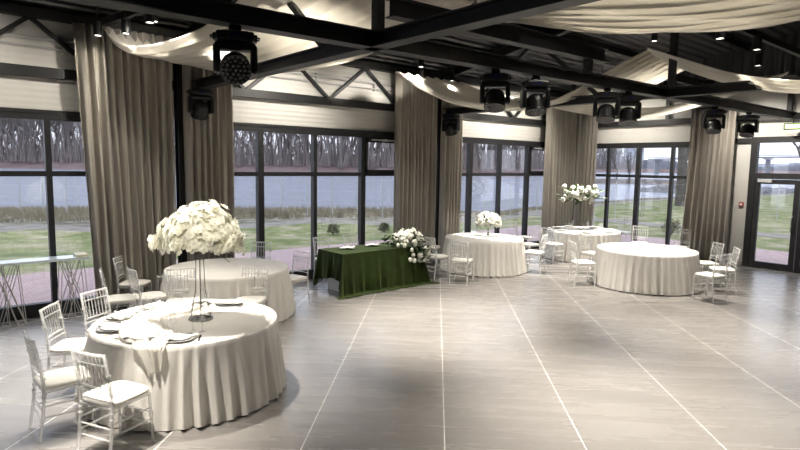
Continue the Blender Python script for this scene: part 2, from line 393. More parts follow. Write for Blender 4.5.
for i, y in enumerate((-1.6, -3.2, -4.8, -6.4, -8.4, -10.4)):
    bm = NB(); ibeam(bm, (XW, y, roofz(y) - .19), (-.1, y, roofz(y) - .19), .1, .16); trim(bm, 'dark roof purlin %s from the eave' % ['one', 'two', 'three', 'four', 'five', 'six'][i], 'roof purlin')
bm = NB(); bar(bm, at(480, 30, 4.75), at(700, 84, 4.3), .12, .16); trim(bm, 'black diagonal brace under the roof beyond the moving lights', 'steel brace')
bm = NB(); bar(bm, at(733, 25, 4.7), at(830, 66, 4.4), .08, .1); trim(bm, 'black diagonal brace near the right edge of the ceiling', 'steel brace')
bm = NB(); bar(bm, (-13.6, -.15, 4.45), (-12.2, -2.6, 4.95), .09, .1); trim(bm, 'black diagonal brace above the leftmost curtain', 'steel brace')

# ------------------------------------------------------------------ windows and doors
wn = [0]
def window(axis, a, b, mulls, label, small_open=None):
    """axis 'A' -> along x on y=0 ; 'B' -> along -y on x=0. a,b,mulls are positions along the wall."""
    wn[0] += 1; root = thing('window_%d' % wn[0], label, 'window'); root['kind'] = 'structure'
    def P(q, d, z): return (q, d, z) if axis == 'A' else (d, -q, z)
    if axis == 'A': pass
    def bx(q0, q1, d0, d1, z0, z1, bm): box2(bm, P(q0, d0, z0), P(q1, d1, z1))
    ZT0, ZT1 = (2.145, 2.225)
    bm = NB(); bx(a, b, -.03, .09, ZH0, ZH1, bm); bx(a, b, -.05, .12, ZH1 - .05, ZH1 - .02, bm); bx(a, b, -.04, .09, 0, .2, bm)
    bx(a, a + .07, -.03, .09, .2, ZH0, bm); bx(b - .07, b, -.03, .09, .2, ZH0, bm); link('window_frame', bm, FRAME, root)
    bm = NB(); bx(a + .07, b - .07, -.02, .08, ZT0, ZT1, bm); link('transom', bm, FRAME, root)
    for i, q in enumerate(mulls):
        w = .06 if i % 2 == 1 else .04
        bm = NB(); bx(q - w, q + w, -.03, .09, .2, ZH0, bm); link('mullion', bm, FRAME, root)
    xs = [a + .07] + list(mulls) + [b - .07]
    for q0, q1 in zip(xs, xs[1:]):
        for z0, z1 in ((.2, ZT0), (ZT1, ZH0)):
            bm = NB(); bx(q0, q1, .02, .032, z0, z1, bm); link('window_pane', bm, GLASS, root)
    if small_open:
        q0, q1 = small_open; bm = NB()
        for r_ in ((q0, q1, ZH0 - .10, ZH0), (q0, q1, ZT1, ZT1 + .06), (q0, q0 + .06, ZT1, ZH0), (q1 - .06, q1, ZT1, ZH0)): bx(r_[0], r_[1], -.05, .05, r_[2], r_[3], bm)
        sf = link('opening_sash', bm, FRAME, root)
        bm = NB(); bx(q0 + .15, q1 - .25, -.075, -.05, ZH0 - .06, ZH0 - .03, bm); bx((q0 + q1) / 2 - .07, (q0 + q1) / 2 + .03, -.09, -.05, ZH0 - .075, ZH0 - .02, bm); link('window_stay', bm, GREYP, sf)
    return root
window('A', -18.3, -12.4, [-17.2, -15.5, -14.25, -13.1], 'black framed window at the left edge beside the wire legged table')
window('A', -12.2, -6.2, [-11.93, -10.74, -9.52, -8.28, -7.1], 'black framed window wall behind the green table', (-8.24, -7.14))
window('A', -6.0, -.2, [-5.72, -4.78, -3.58, -2.33, -1.2], 'black framed window behind the white table with small bouquet', (-2.29, -1.24))
window('B', .2, 3.95, [1.2, 2.12, 3.08], 'black framed window on the end wall left of the doors')
# entrance door
dr = thing('door_1', 'black framed double glass entrance door with transom light', 'door'); dr['kind'] = 'structure'
def bB(bm, q0, q1, d0, d1, z0, z1): box2(bm, (d0, -q0, z0), (d1, -q1, z1))
bm = NB(); bB(bm, 5.0, 7.2, -.05, .12, 3.08, 3.22); bB(bm, 5.0, 5.14, -.05, .12, 0, 3.08); bB(bm, 7.06, 7.2, -.05, .12, 0, 3.08); bB(bm, 5.14, 7.06, -.05, .12, 2.2, 2.34); bB(bm, 4.99, 7.21, -.06, .1, 0, .03)
link('door_frame', bm, FRAME, dr)
bm = NB(); bB(bm, 5.14, 7.06, .03, .042, 2.34, 3.08); link('transom_pane', bm, GLASS, dr)
for (q0, q1, hs) in ((5.15, 6.09, 6.0), (6.11, 7.05, 6.2)):
    bm = NB(); bB(bm, q0, q1, -.03, .05, .03, .16); bB(bm, q0, q1, -.03, .05, 2.08, 2.19); bB(bm, q0, q0 + .11, -.03, .05, .16, 2.08); bB(bm, q1 - .11, q1, -.03, .05, .16, 2.08)
    lf = link('door_leaf', bm, FRAME, dr)
    bm = NB(); bB(bm, q0 + .11, q1 - .11, .0, .012, .16, 2.08); link('door_pane', bm, GLASS, lf)
    bm = NB(); tube(bm, [(-.03, -hs, .95), (-.10, -hs, .97), (-.12, -hs, 1.05), (-.12, -hs, 1.25), (-.10, -hs, 1.33), (-.03, -hs, 1.35)], .014, 8); link('door_handle', bm, CHROME, lf, smooth=True)
bm = NB(); bB(bm, 5.22, 5.52, -.10, -.04, 2.12, 2.19); link('door_closer', bm, GREYP, dr)
bm = NB(); bB(bm, 3.96, 5.0, -.02, .05, 3.08, 3.2); trim(bm, 'black rail running from the window head to the door head', 'trim', m=FRAME)
bm = NB(); bB(bm, 3.95, 4.99, .03, .045, 0, .08); struct('baseboard_right', bm, mat('pale_baseboard', (.45, .44, .42), .6, noise=.03), 'pale baseboard on the white wall beside the door', 'baseboard')
# exit sign and call point
q = 5.93; t = thing('exit_sign', 'small lit green and yellow exit sign hanging above the glass doors', 'sign', (-.35, -q, 3.36))
bm = NB(); box(bm, (0, 0, .07), (.05, .36, .15)); link('sign_case', bm, PLASTIC, t)
bm = NB(); box(bm, (-.028, 0, .07), (.006, .31, .10)); link('sign_face', bm, EXITM, t)
bm = NB()                                                   # running figure and arrow pictogram strokes
for (y0, z0, y1, z1) in ((.02, .09, .0, .06), (.0, .06, .02, .04), (.0, .06, -.02, .04), (.03, .08, -.01, .085), (-.05, .07, -.11, .07), (-.09, .09, -.11, .07), (-.09, .05, -.11, .07)):
    bar(bm, (-.033, y0, z0), (-.033, y1, z1), .010, .004)
link('pictogram', bm, WHITEPL, t)
bm = NB(); tube(bm, [(0, 0, .14), (0, 0, .28)], .008, 6); link('sign_hanger', bm, PLASTIC, t)
t = thing('fire_call_point', 'small red fire alarm call point on the white wall beside the door', 'alarm button', (.035, -4.86, 1.55))
bm = NB(); box(bm, (-.02, 0, 0), (.04, .11, .11), bev=.008); link('alarm_case', bm, RED, t)
bm = NB(); box(bm, (-.042, 0, 0), (.006, .06, .05)); link('alarm_window', bm, WHITEPL, t)

# ------------------------------------------------------------------ curtains
def curtain(x0, x1, label, wall='A', ztop=4.42, x0b=None, x1b=None, pleats=9, seed=0, off=-.34):
    rr = random.Random(seed); ph = [rr.uniform(-.35, .35) for _ in range(60)]
    am = [rr.uniform(.65, 1.2) for _ in range(60)]
    x0b = x0 if x0b is None else x0b; x1b = x1 if x1b is None else x1b
    def fn(u, w):
        z = .015 + (ztop - .015) * w
        a = x0b + (x0 - x0b) * w; b = x1b + (x1 - x1b) * w
        k = int(u * pleats); uu = u + .35 / pleats * ph[min(k, 50)] * math.sin(PI * (u * pleats - k))
        q = a + (b - a) * uu + .012 * math.sin(u * 37 + w * 5)
        s = math.sin(2 * PI * uu * pleats + .5 * math.sin(w * 3 + u * 9))
        s = math.copysign(abs(s) ** .75, s)
        d = off + (.055 + .03 * (1 - w)) * am[min(k, 50)] * s + .012 * math.sin(2 * PI * u * pleats * 2.3 + w * 4)
        return (q, d, z) if wall == 'A' else (d, -q, z)
    t = thing('curtain', label, 'curtain', (0, 0, 0))
    bm = NB(); grid(bm, fn, pleats * 14, 14); o = link('curtain_panel', bm, CURT, t, smooth=True); solid(o, .006)
    bm = NB(); P0 = (x0 - .03, off, ztop + .02) if wall == 'A' else (off, -x0 + .03, ztop + .02); P1 = (x1 + .03, off, ztop + .02) if wall == 'A' else (off, -x1 - .03, ztop + .02)
    bar(bm, P0, P1, .05, .035); link('curtain_rail', bm, PLASTIC, t)
curtain(-13.90, -12.50, 'wide taupe curtain panel at the left, nearest the wire legged table', seed=1, pleats=11, x0b=-13.74)
curtain(-12.30, -11.46, 'taupe curtain panel behind the big white flower ball, right of the left column', seed=2, pleats=7)
curtain(-7.62, -6.40, 'taupe curtain panel just right of the green table, left of the middle column', seed=3, pleats=11)
curtain(-6.18, -5.52, 'narrow taupe curtain panel right of the middle column', seed=4, pleats=6)
curtain(-1.95, -.50, 'taupe curtain panel on the long wall beside the room corner', seed=5, pleats=9)
curtain(.30, 1.0, 'taupe curtain panel on the end wall beside the room corner', wall='B', seed=6, pleats=6)
curtain(3.66, 4.74, 'taupe curtain panel at the right, beside the white wall and doors', wall='B', seed=7, pleats=8, x0b=3.55, x1b=4.72, ztop=3.95)

# ------------------------------------------------------------------ ceiling voile
def voile(name_label, E1, E2, folds=9, amp=.03, nu=60, nv=36, sag=0.0, seed=0):
    A = [at(*p) for p in E1]; B = [at(*p) for p in E2]; rr = random.Random(seed)
    ph = rr.random() * 6
    def fn(u, w):
        a = catmull(A, u); b = catmull(B, u); p = a.lerp(b, w)
        p = p + Vector((0, 0, amp * math.sin(w * folds * 2 * PI + ph + 1.2 * math.sin(u * 4)) + amp * .5 * math.sin(w * folds * 4.7 * PI + u * 6) - sag * math.sin(PI * w)))
        return p
    bm = NB(); grid(bm, fn, nu, nv); o = link('ceiling_drape', bm, SHEER, smooth=True); solid(o, .004); tag(o, name_label, 'ceiling fabric', 'white voile swags under the roof')
voile('white voile swag hung from above the leftmost curtain, widest behind the near crossing',
      [(101, 27, 4.42), (112, 42, 4.15), (128, 50, 4.0), (155, 47, 3.97), (189, 36, 4.1), (216, 20, 4.3), (250, -8, 4.45), (290, -36, 4.6)],
      [(168, 41, 4.4), (186, 58, 4.1), (225, 70, 3.95), (275, 73, 3.9), (330, 65, 3.95), (372, 54, 3.98), (408, 34, 4.2), (475, 0, 4.5)], folds=9, amp=.04, seed=1, nu=70, nv=60)
voile('white voile swag sagging above the middle curtains behind the paired moving lights',
      [(395, 72, 4.2), (420, 90, 3.85), (450, 103, 3.62), (490, 110, 3.48), (530, 108, 3.52), (570, 93, 3.8), (605, 72, 4.15), (647, 49, 4.6)],
      [(466, 84, 4.2), (490, 93, 4.0), (520, 99, 3.85), (560, 103, 3.75), (600, 95, 3.88), (645, 88, 3.98), (678, 72, 4.2), (690, 66, 4.3)], folds=8, amp=.025, seed=2, nu=70, nv=50)
voile('white voile strip running to the right edge below the dark brace',
      [(647, 49, 4.45), (690, 62, 4.15), (730, 73, 3.9), (770, 79, 3.68), (810, 81, 3.52), (860, 80, 3.5)],
      [(655, 56, 4.5), (690, 73, 4.12), (730, 85, 3.8), (770, 92, 3.55), (810, 94, 3.42), (860, 95, 3.4)], folds=3, amp=.015, seed=3)
voile('broad white voile swag nearest the camera along the top right',
      [(515, 18, 4.35), (560, 25, 4.1), (610, 29, 3.95), (670, 29, 3.9), (730, 25, 3.95), (790, 18, 4.05), (860, 4, 4.2)],
      [(470, -10, 4.7), (540, -18, 4.5), (610, -25, 4.4), (680, -30, 4.35), (740, -35, 4.35), (800, -40, 4.4), (880, -50, 4.5)], folds=8, amp=.05, seed=4, nv=70, sag=.1)
voile('low white voile swag across the far room corner above the end wall window',
      [(545, 106, 3.95), (580, 113, 3.75), (620, 118, 3.55), (655, 116, 3.55), (690, 108, 3.65), (730, 96, 3.85), (775, 80, 4.1)],
      [(566, 100, 4.1), (600, 104, 3.95), (635, 107, 3.85), (665, 106, 3.85), (695, 100, 3.9), (735, 88, 4.05), (790, 72, 4.2)], folds=3, amp=.015, seed=5)

# ------------------------------------------------------------------ downlights and added fill lamps
def hang_z(p): return roofz(p[1]) - .02
def make_can():
    t = thing('ceiling_downlight', '', 'ceiling lamp')
    bm = NB(); lathe(bm, [(.055, .0), (.06, .0), (.06, .2), (.02, .215), (0, .215)], 20, caps=False); link('lamp_housing', bm, PLASTIC, t, smooth=False)
    bm = NB(); lathe(bm, [(0, .012), (.052, .012), (.052, .02), (0, .02)], 20, caps=False); link('lamp_lens', bm, LAMPG, t)
    bm = NB(); tube(bm, [(0, 0, .2), (0, 0, .62)], .008, 6); link('lamp_stem', bm, PLASTIC, t)
    return t
can0 = make_can(); _kc.clear()
cans = []
def can(p, power=1.0, angle=70, aim=None, label='black cylinder ceiling downlight', blend=.95):
    global can0
    cid = len(cans)
    t = can0 if cid == 0 else dup(can0)
    t.location = p; t['label'] = label; t['group'] = 'black ceiling downlights'
    ht = max(.05, hang_z(p) - p[2] - .2)
    for ch in [o for o in COL.objects if o.parent is t and o.name.startswith('lamp_stem')]: ch.scale = (1, 1, 1); ch.location.z = .2 + ht - .62 + .0
    ld = bpy.data.lights.new('downlight', 'SPOT'); ld.energy = LAMP_W * power; ld.color = LAMP_COL; ld.spot_size = math.radians(angle); ld.spot_blend = blend; ld.shadow_soft_size = .035
    lo = bpy.data.objects.new('lamp_light', ld); COL.objects.link(lo); lo.parent = t; lo.location = (0, 0, -.01)
    if aim is not None:
        d = (Vector(aim) - Vector(p)); lo.rotation_euler = d.to_track_quat('-Z', 'Y').to_euler()
    cans.append(t)
VIS = [(98, 36, 4.2, 'left of the leftmost voile swag'), (126, 34, 4.2, 'second from the left above the leftmost swag'), (150, 23, 4.25, 'third from the left above the leftmost swag'),
       (178, 12, 4.4, 'near the near left beam'), (423, 79, 4.15, 'over the middle curtain, left one'), (452, 81, 4.15, 'over the middle curtain, right one'),
       (720, 39, 4.2, 'under the deck right of centre'), (757, 50, 4.2, 'second from the right edge under the deck'), (758, 66, 4.2, 'lowest of the right hand ones')]
for i, (x, y, z, l_) in enumerate(VIS): can(at(x, y, z), .02 if i in (0, 4, 5) else .10, 75, label='added black cylinder fill lamp ' + l_)
POOL = [(-13.75, -3.5, 1.3, 50), (-12.3, -1.9, 1.0, 56), (-9.2, -1.9, .6, 56), (-10.0, -4.1, 2.3, 58), (-6.0, -2.0, 1.7, 56), (-2.5, -2.3, 1.7, 56), (-4.6, -4.9, .65, 56), (-7.0, -3.9, 1.2, 56),
        (-10.5, -7.6, 2.1, 58), (-7.0, -7.2, 1.4, 56), (-3.4, -7.6, .35, 56), (-15.5, -2.6, 1.4, 56), (-15.4, -5.3, 1.6, 56), (-13.0, -7.9, .1, 50), (-8.4, -10.0, .6, 56)]
names = ['over the near white table', 'over the second white table', 'over the green table', 'over the open floor before the green table', 'over the table with small bouquet', 'over the farthest round table',
         'over the bare round table at right', 'over the floor between the tables', 'over the near open floor', 'over the right open floor', 'over the floor before the doors', 'over the wire legged table', 'over the clear chairs at left', 'above the near beam', 'over the near right floor']
for i, ((x, y, p, a), l_) in enumerate(zip(POOL, names)): can((x, y, 4.45 if i else 4.8), p, a, label='added black cylinder fill lamp ' + l_, aim=(x, y, 0.) if i else (-13.7, -4.0, .7))
can((-12.2, -6.8, 4.5), .15, 70, label='added black cylinder fill lamp over the floor right of the near table', aim=(-12.2, -6.8, 0))  # extra lamp, added to lift a dark patch of floor
can((-11.4, -6.1, 4.5), .25, 60, label='added black cylinder fill lamp over the centre of the near floor', aim=(-11.4, -6.1, 0))  # another added lamp, brightens the dark spot between the pools
can((-15.2, -6.6, 4.7), .55, 34, label='added black cylinder fill lamp aimed at the big flower dome from the camera side', aim=(-13.7, -4.2, 1.5))  # added lamp, fills the shaded front of the blossoms
for (x, y, z, p, l_) in ((-11.6, -3.2, 4.95, .5, 'over the leftmost voile swag'), (-8.6, -3.6, 4.95, .5, 'over the middle voile swag'), (-9.5, -7.0, 5.35, .25, 'over the broad voile nearest the camera'), (-7.5, -8.0, 5.35, .3, 'over the right part of the broad voile'), (-4.6, -4.6, 4.9, .6, 'over the voile strip at the right'), (-2.2, -2.6, 4.75, .4, 'over the corner voile')):  # unseen lamps added above the swags to brighten the cloth
    can((x, y, z), p, 120, label='added black cylinder fill lamp ' + l_, aim=(x, y, 0), blend=1)

for i, x in enumerate((-15.4, -13.2, -10.3, -8.2, -4.6, -2.9)):  # added washers, stand in for indirect light on the wall panel
    can((x, -1.75, 4.3), .14 if i < 2 else .24, 95, aim=(x, .1, 3.2), label='added black cylinder fill lamp washing the white wall panel, number %s from the left' % ['one', 'two', 'three', 'four', 'five', 'six'][i], blend=1)
for i, y in enumerate((-2.0, -5.0, -6.4)):  # washers added to brighten the white end wall
    can((-1.8, y, 4.3), .2 if i == 0 else .3, 95 if i == 0 else 80, aim=(.1, y - (.3 if i else 0), 2.6 if i else 3.2), label='added black cylinder fill lamp washing the end wall, number %s from the corner' % ['one', 'two', 'three'][i], blend=1)
# ------------------------------------------------------------------ moving head lights
def lens_disc(bm, r, n_rings=3):
    pass
def moving_head(loc, yaw, tilt, label, s=1.0, drop=.07, wallm=False):
    """hangs below loc (the beam's underside)."""
    t = thing('moving_head_light', label, 'stage light', loc, yaw, 'black moving head lights')
    t.scale = (s, s, s)
    bm = NB(); box(bm, (0, 0, .02), (.05, .06, .06)); box(bm, (0, 0, .05), (.12, .03, .05)); tube(bm, [(0, -.05, .05), (0, .05, .05)], .012, 8); link('clamp', bm, PLASTIC, t)
    bm = NB(); box(bm, (0, 0, -.05), (.37, .25, .10), bev=.025); box(bm, (0, 0, -.01), (.26, .18, .04), bev=.01)
    for e in (-1, 1): box(bm, (e * .19, 0, -.05), (.05, .12, .065), bev=.01); tube(bm, [(e * .19, -.06, -.05), (e * .235, -.05, -.05), (e * .235, .05, -.05), (e * .19, .06, -.05)], .009, 6)
    bs = link('base', bm, PLASTIC, t)
    bm = NB(); box(bm, (0, -.128, -.045), (.11, .006, .055)); link('display', bm, mat('dark_blue_display', (.02, .02, .06), .2, noise=.1), bs)
    yk = NB(); box(yk, (0, 0, -.14), (.40, .18, .075), bev=.025)
    for e in (-1, 1): box(yk, (e * .180, 0, -.265), (.070, .19, .29), bev=.03)
    link('yoke', yk, PLASTIC, t)
    Mh = Matrix.Translation((0, 0, -.325)) @ Matrix.Rotation(tilt, 4, 'X')
    bm = NB(); lathe(bm, [(0, .13), (.05, .125), (.10, .10), (.130, .06), (.142, .0), (.142, -.10), (.15, -.115), (.153, -.155), (.148, -.158), (.146, -.145), (0, -.145)], 32, Mh, caps=False)
    for k in range(8):
        a = k * PI / 4; box(bm, (0, 0, 0), (.01, .012, .10), Mh @ Matrix.Rotation(a, 4, 'Z') @ Matrix.Translation((.143, 0, -.05)))
    hd = link('lamp_head', bm, PLASTIC, t, smooth=False)
    bm = NB(); pts = [(0, 0)] + [(.047 * math.cos(k * PI / 3), .047 * math.sin(k * PI / 3)) for k in range(6)] + [(.090 * math.cos(k * PI / 6), .090 * math.sin(k * PI / 6)) for k in range(12)] + [(.130 * math.cos(k * PI / 9), .130 * math.sin(k * PI / 9)) for k in range(18)]
    for (x, y) in pts:
        lathe(bm, [(.017, -.146), (.015, -.156), (.008, -.161), (0, -.162)], 10, Mh @ Matrix.Translation((x, y, 0)), caps=False)
    link('lens_cluster', bm, LENS, hd, smooth=True)
    bm = NB(); lathe(bm, [(.138, -.148), (.142, -.160), (.150, -.160), (.153, -.15)], 32, Mh, caps=False); link('lens_ring', bm, CHROME if s > 2 else LENSRIM, hd, smooth=True)
    return t
def faceyaw(p): # yaw so that local -Y points to the camera
    d = CAM - Vector(p); return math.atan2(d.y, d.x) + PI / 2
def mh(px, label, tilt, y=TY, s=1.0, dz=.0, yawo=0.0, py=None):
    # find x on the beam whose picture column is px
    best = min(((abs(projx((x / 100, TYf(x / 100), 3.3)) - px), x / 100) for x in range(-1500, -30, 2)))
    p = (best[1], TYf(best[1]), 3.54 + dz); moving_head(p, faceyaw(p) + yawo, tilt, label, s * .88)
def projx(p):
    v = Vector(p) - CAM; c = EX * v.x + EY * v.y + UPc * v.z
    return 400 + F * c[0] / c[2] if c[2] > .1 else 1e9
mh(236, 'large black moving head light nearest the camera with its round lens plate showing', -1.15)
mh(495, 'black moving head light left of the centre pair on the long beam', -.35)
mh(535, 'black moving head light right of the centre pair on the long beam', -.30, yawo=.3)
mh(606, 'black moving head light left of the tight pair further along the beam', -.3)
mh(628, 'black moving head light right of the tight pair further along the beam', -.2, yawo=.3)
mh(714, 'black moving head light in front of the right hand curtain', -.3)
mh(748, 'black moving head light at the far right by the door head', -.35, yawo=-.3)
moving_head((-12.1, -.55, 3.6), faceyaw((-12.1, -.4, 3.5)) + .3, .5, 'black moving head light on the left column between two curtains', .95)
moving_head((-6.1, -.55, 3.6), faceyaw((-6.1, -.4, 3.5)) - .5, .4, 'black moving head light on the middle column between two curtains', .95)
# cable draped along the beam
bm = NB(); pts = [(x / 10, TYf(x / 10) - .11, 3.74 + .02 * math.sin(x * 1.7)) for x in range(-100, -30, 2)]; tube(bm, pts, .014, 6)
o = link('power_cable', bm, PLASTIC, smooth=True); tag(o, 'black power cable tied along the top of the long beam', 'cable')

# ------------------------------------------------------------------ round tables
def skirt(n, r, h, amp, seed, drop=.012, flare=.10):
    rr = random.Random(seed); am = [rr.choice((.35, .6, .9, 1.2, 1.6)) * rr.uniform(.8, 1.2) for _ in range(n)]; ph = rr.random() * 6; fl_ = [rr.uniform(-.35, .35) for _ in range(n)]
    def fn(u, w):                       # w 0 = hem, 1 = rim
        d = 1 - w; th = 2 * PI * u
        k = int(u * n) % n; fr = u * n - int(u * n)
        A = am[k] * (1 - fr) + am[(k + 1) % n] * fr
        s = math.sin(2 * PI * u * n + .9 * math.sin(3 * th + ph) + .25 * math.sin(d * 4 + k))
        s = (s + .25 * math.sin(4 * PI * u * n + fl_[k] * 4)) / 1.1
        g = min(1, d * 3.0) ** .9
        R_ = r + flare * d * .8 + amp * A * s * g * (.35 + .75 * d)
        z = h - (h - drop) * d if d > .04 else h - .012 * (d / .04) ** 2 * 0 - (h - drop) * d
        z += -.0 + (.018 * A * s * d if d > .8 else 0)
        z = max(z, .004)
        if d < .02: R_ = r
        return (R_ * math.cos(th), R_ * math.sin(th), z)
    return fn
def round_table(x, y, r, h, desc, seed, folds=44, amp=.040):
    t = thing('round_table', 'hidden frame of the %s' % desc, 'table', (x, y, 0))
    bm = NB(); lathe(bm, [(0, h - .045), (r - .03, h - .045), (r - .02, h - .03), (r - .02, h - .015), (r - .03, h - .009), (0, h - .009)], 48, caps=False); link('tabletop', bm, mat('plywood', (.35, .25, .15), .6, noise=.15), t)
    for k in range(4):
        a = PI / 4 + k * PI / 2; bm = NB(); tube(bm, [(r * .55 * math.cos(a), r * .55 * math.sin(a), h - .045), (r * .62 * math.cos(a), r * .62 * math.sin(a), 0.0)], .016, 8); link('leg', bm, CHROME, t)
    bm = NB(); rr = random.Random(seed)
    n = 528; nv = 16; fn = skirt(folds, r, h, amp, seed)
    rings = []
    for j in range(nv + 1):
        w = 1 - (j / nv) ** 1.0
        rings.append([bm.verts.new(fn(i / n, w)) for i in range(n)])
    for a, b in zip(rings, rings[1:]):
        for k in range(n): bm.faces.new((a[k], a[(k + 1) % n], b[(k + 1) % n], b[k]))
    prev = rings[0]
    for f in (.985, .8, .5, .2):
        ring = [bm.verts.new((r * f * math.cos(2 * PI * i / n), r * f * math.sin(2 * PI * i / n), h + .002 + (0 if f < .9 else 0))) for i in range(n)]
        for k in range(n): bm.faces.new((prev[k], prev[(k + 1) % n], ring[(k + 1) % n], ring[k]))
        prev = ring
    c = bm.verts.new((0, 0, h + .002))
    for k in range(n): bm.faces.new((prev[k], prev[(k + 1) % n], c))
    o = link('tablecloth', bm, CLOTH, smooth=True, loc=(x, y, 0)); tag(o, 'ivory floor length tablecloth on the %s' % desc, 'tablecloth', 'ivory round tablecloths')
    return t
T = dict(T1=(-13.73, -4.22, .91), T2=(-12.147, -1.634, .93), T3=(-5.8, -1.415, .90), T4=(-2.33, -1.88, .93), T5=(-4.40, -4.60, .965))
TH = .755
round_table(*T['T1'], TH, 'nearest round table at the left, laid with plates', 11)
round_table(*T['T2'], TH, 'second round table behind the big flower ball', 12)
round_table(*T['T3'], TH, 'round table with the small bouquet by the middle curtain', 13, amp=.045)
round_table(*T['T4'], TH, 'farthest round table, in the room corner', 14)
round_table(*T['T5'], TH, 'bare round table at the right before the doors', 15, amp=.045)

# ------------------------------------------------------------------ green table
def rect_cloth():
    x0, x1, y0, y1 = -9.97, -8.03, -1.66, -.84; h = .765
    cx, cy = (x0 + x1) / 2, (y0 + y1) / 2; hx, hy_ = (x1 - x0) / 2, (y1 - y0) / 2
    per = [(-hx, -hy_), (hx, -hy_), (hx, hy_), (-hx, hy_)]
    # perimeter sample with drop length
    pts = []
    def addside(a, b, n, nx, ny):
        for i in range(n):
            f = i / n; pts.append((a[0] + (b[0] - a[0]) * f, a[1] + (b[1] - a[1]) * f, nx, ny))
    def addcorner(c, a0, n=14):
        for i in range(n):
            a = a0 + (PI / 2) * i / n; pts.append((c[0], c[1], math.cos(a), math.sin(a)))
    addside(per[0], per[1], 90, 0, -1); addcorner(per[1], -PI / 2)
    addside(per[1], per[2], 40, 1, 0); addcorner(per[2], 0)
    addside(per[2], per[3], 90, 0, 1); addcorner(per[3], PI / 2)
    addside(per[3], per[0], 40, -1, 0); addcorner(per[0], PI)
    N = len(pts); bm = NB(); nv = 22; rings = []; rr = random.Random(5)
    def length(i):
        px, py, nx, ny = pts[i]
        if ny < -.99: return .765 + .11                        # front: reaches floor and pools
        if nx < -.99: return .50 + .03 * math.sin(py * 9) + (.0 if py > 0 else 0)
        if ny > .99: return .52
        if nx > .99: return .76
        if px < 0 and py < 0: a = abs(nx * ny) * 2; return .50 + (.375 if abs(ny) > abs(nx) else .30) * 1.0 + .22 * a * 0
        if px < 0 and py > 0: return .52 + .22 * abs(nx * ny) * 2
        if px > 0 and py < 0: return .80 + .12 * abs(nx * ny) * 2
        return .6
    L = [length(i) for i in range(N)]
    for _ in range(5): L = [(L[i - 1] + L[i] + L[(i + 1) % N]) / 3 for i in range(N)]
    for j in range(nv + 1):
        w = j / nv; ring = []
        for i, (px, py, nx, ny) in enumerate(pts):
            s = L[i] * w; corner = abs(nx * ny) > .02
            out = (.04 if nx < -.9 or px < 0 < py else .10) * w + ((.02 if px < 0 < py else .12) * w * abs(nx * ny) * 2 if corner else 0)
            tpos = (px * .0 + (px if abs(ny) > .9 else py))
            fold = (.030 * math.sin(tpos * 13 + 1.6 * math.sin(tpos * 4.1)) + .018 * math.sin(tpos * 29 + 1 + 2 * math.sin(tpos * 3))) * w ** .8 + .014 * math.sin(tpos * 47 + 2) * w * w
            if corner: fold = .05 * math.cos(math.atan2(ny, nx) * 8) * w
            z = h - s; o_ = out + fold
            if z < .012:                                         # lies on the floor
                extra = .012 - z; z = .010 + .022 * abs(math.sin(tpos * 13 + w * 9)) * min(1, extra * 14) * (1 if w < .99 else .2); o_ += extra * 1.0
            ring.append(bm.verts.new((px + nx * o_, py + ny * o_, z)))
        rings.append(ring)
    for a, b in zip(rings, rings[1:]):
        for k in range(N): 
            try: bm.faces.new((a[k], a[(k + 1) % N], b[(k + 1) % N], b[k]))
            except ValueError: pass
    bmesh.ops.remove_doubles(bm, verts=bm.verts[:], dist=1e-5)
    box_top = [bm.verts.new((per[i][0], per[i][1], h)) for i in range(4)]; bm.faces.new(box_top)
    bmesh.ops.remove_doubles(bm, verts=bm.verts[:], dist=1e-5)
    o = link('tablecloth', bm, GREEN, smooth=False, loc=(cx, cy, 0))
    for p in o.data.polygons: p.use_smooth = len(p.vertices) <= 4 and abs(p.normal.z) < .9
    tag(o, 'long dark green velvet tablecloth pooling on the floor', 'tablecloth')
    t = thing('rectangular_table', 'rectangular table with pale panel leg under the green velvet cloth', 'table', (cx, cy, 0))
    bm = NB(); box(bm, (0, 0, h - .03), (2 * hx - .02, 2 * hy_ - .02, .04)); link('tabletop', bm, GREYP, t)
    for e in (-1, 1): bm = NB(); box(bm, (e * (hx - .14), 0, (h - .05) / 2), (.05, .5, h - .05)); link('leg', bm, WHITEPL, t)
rect_cloth()

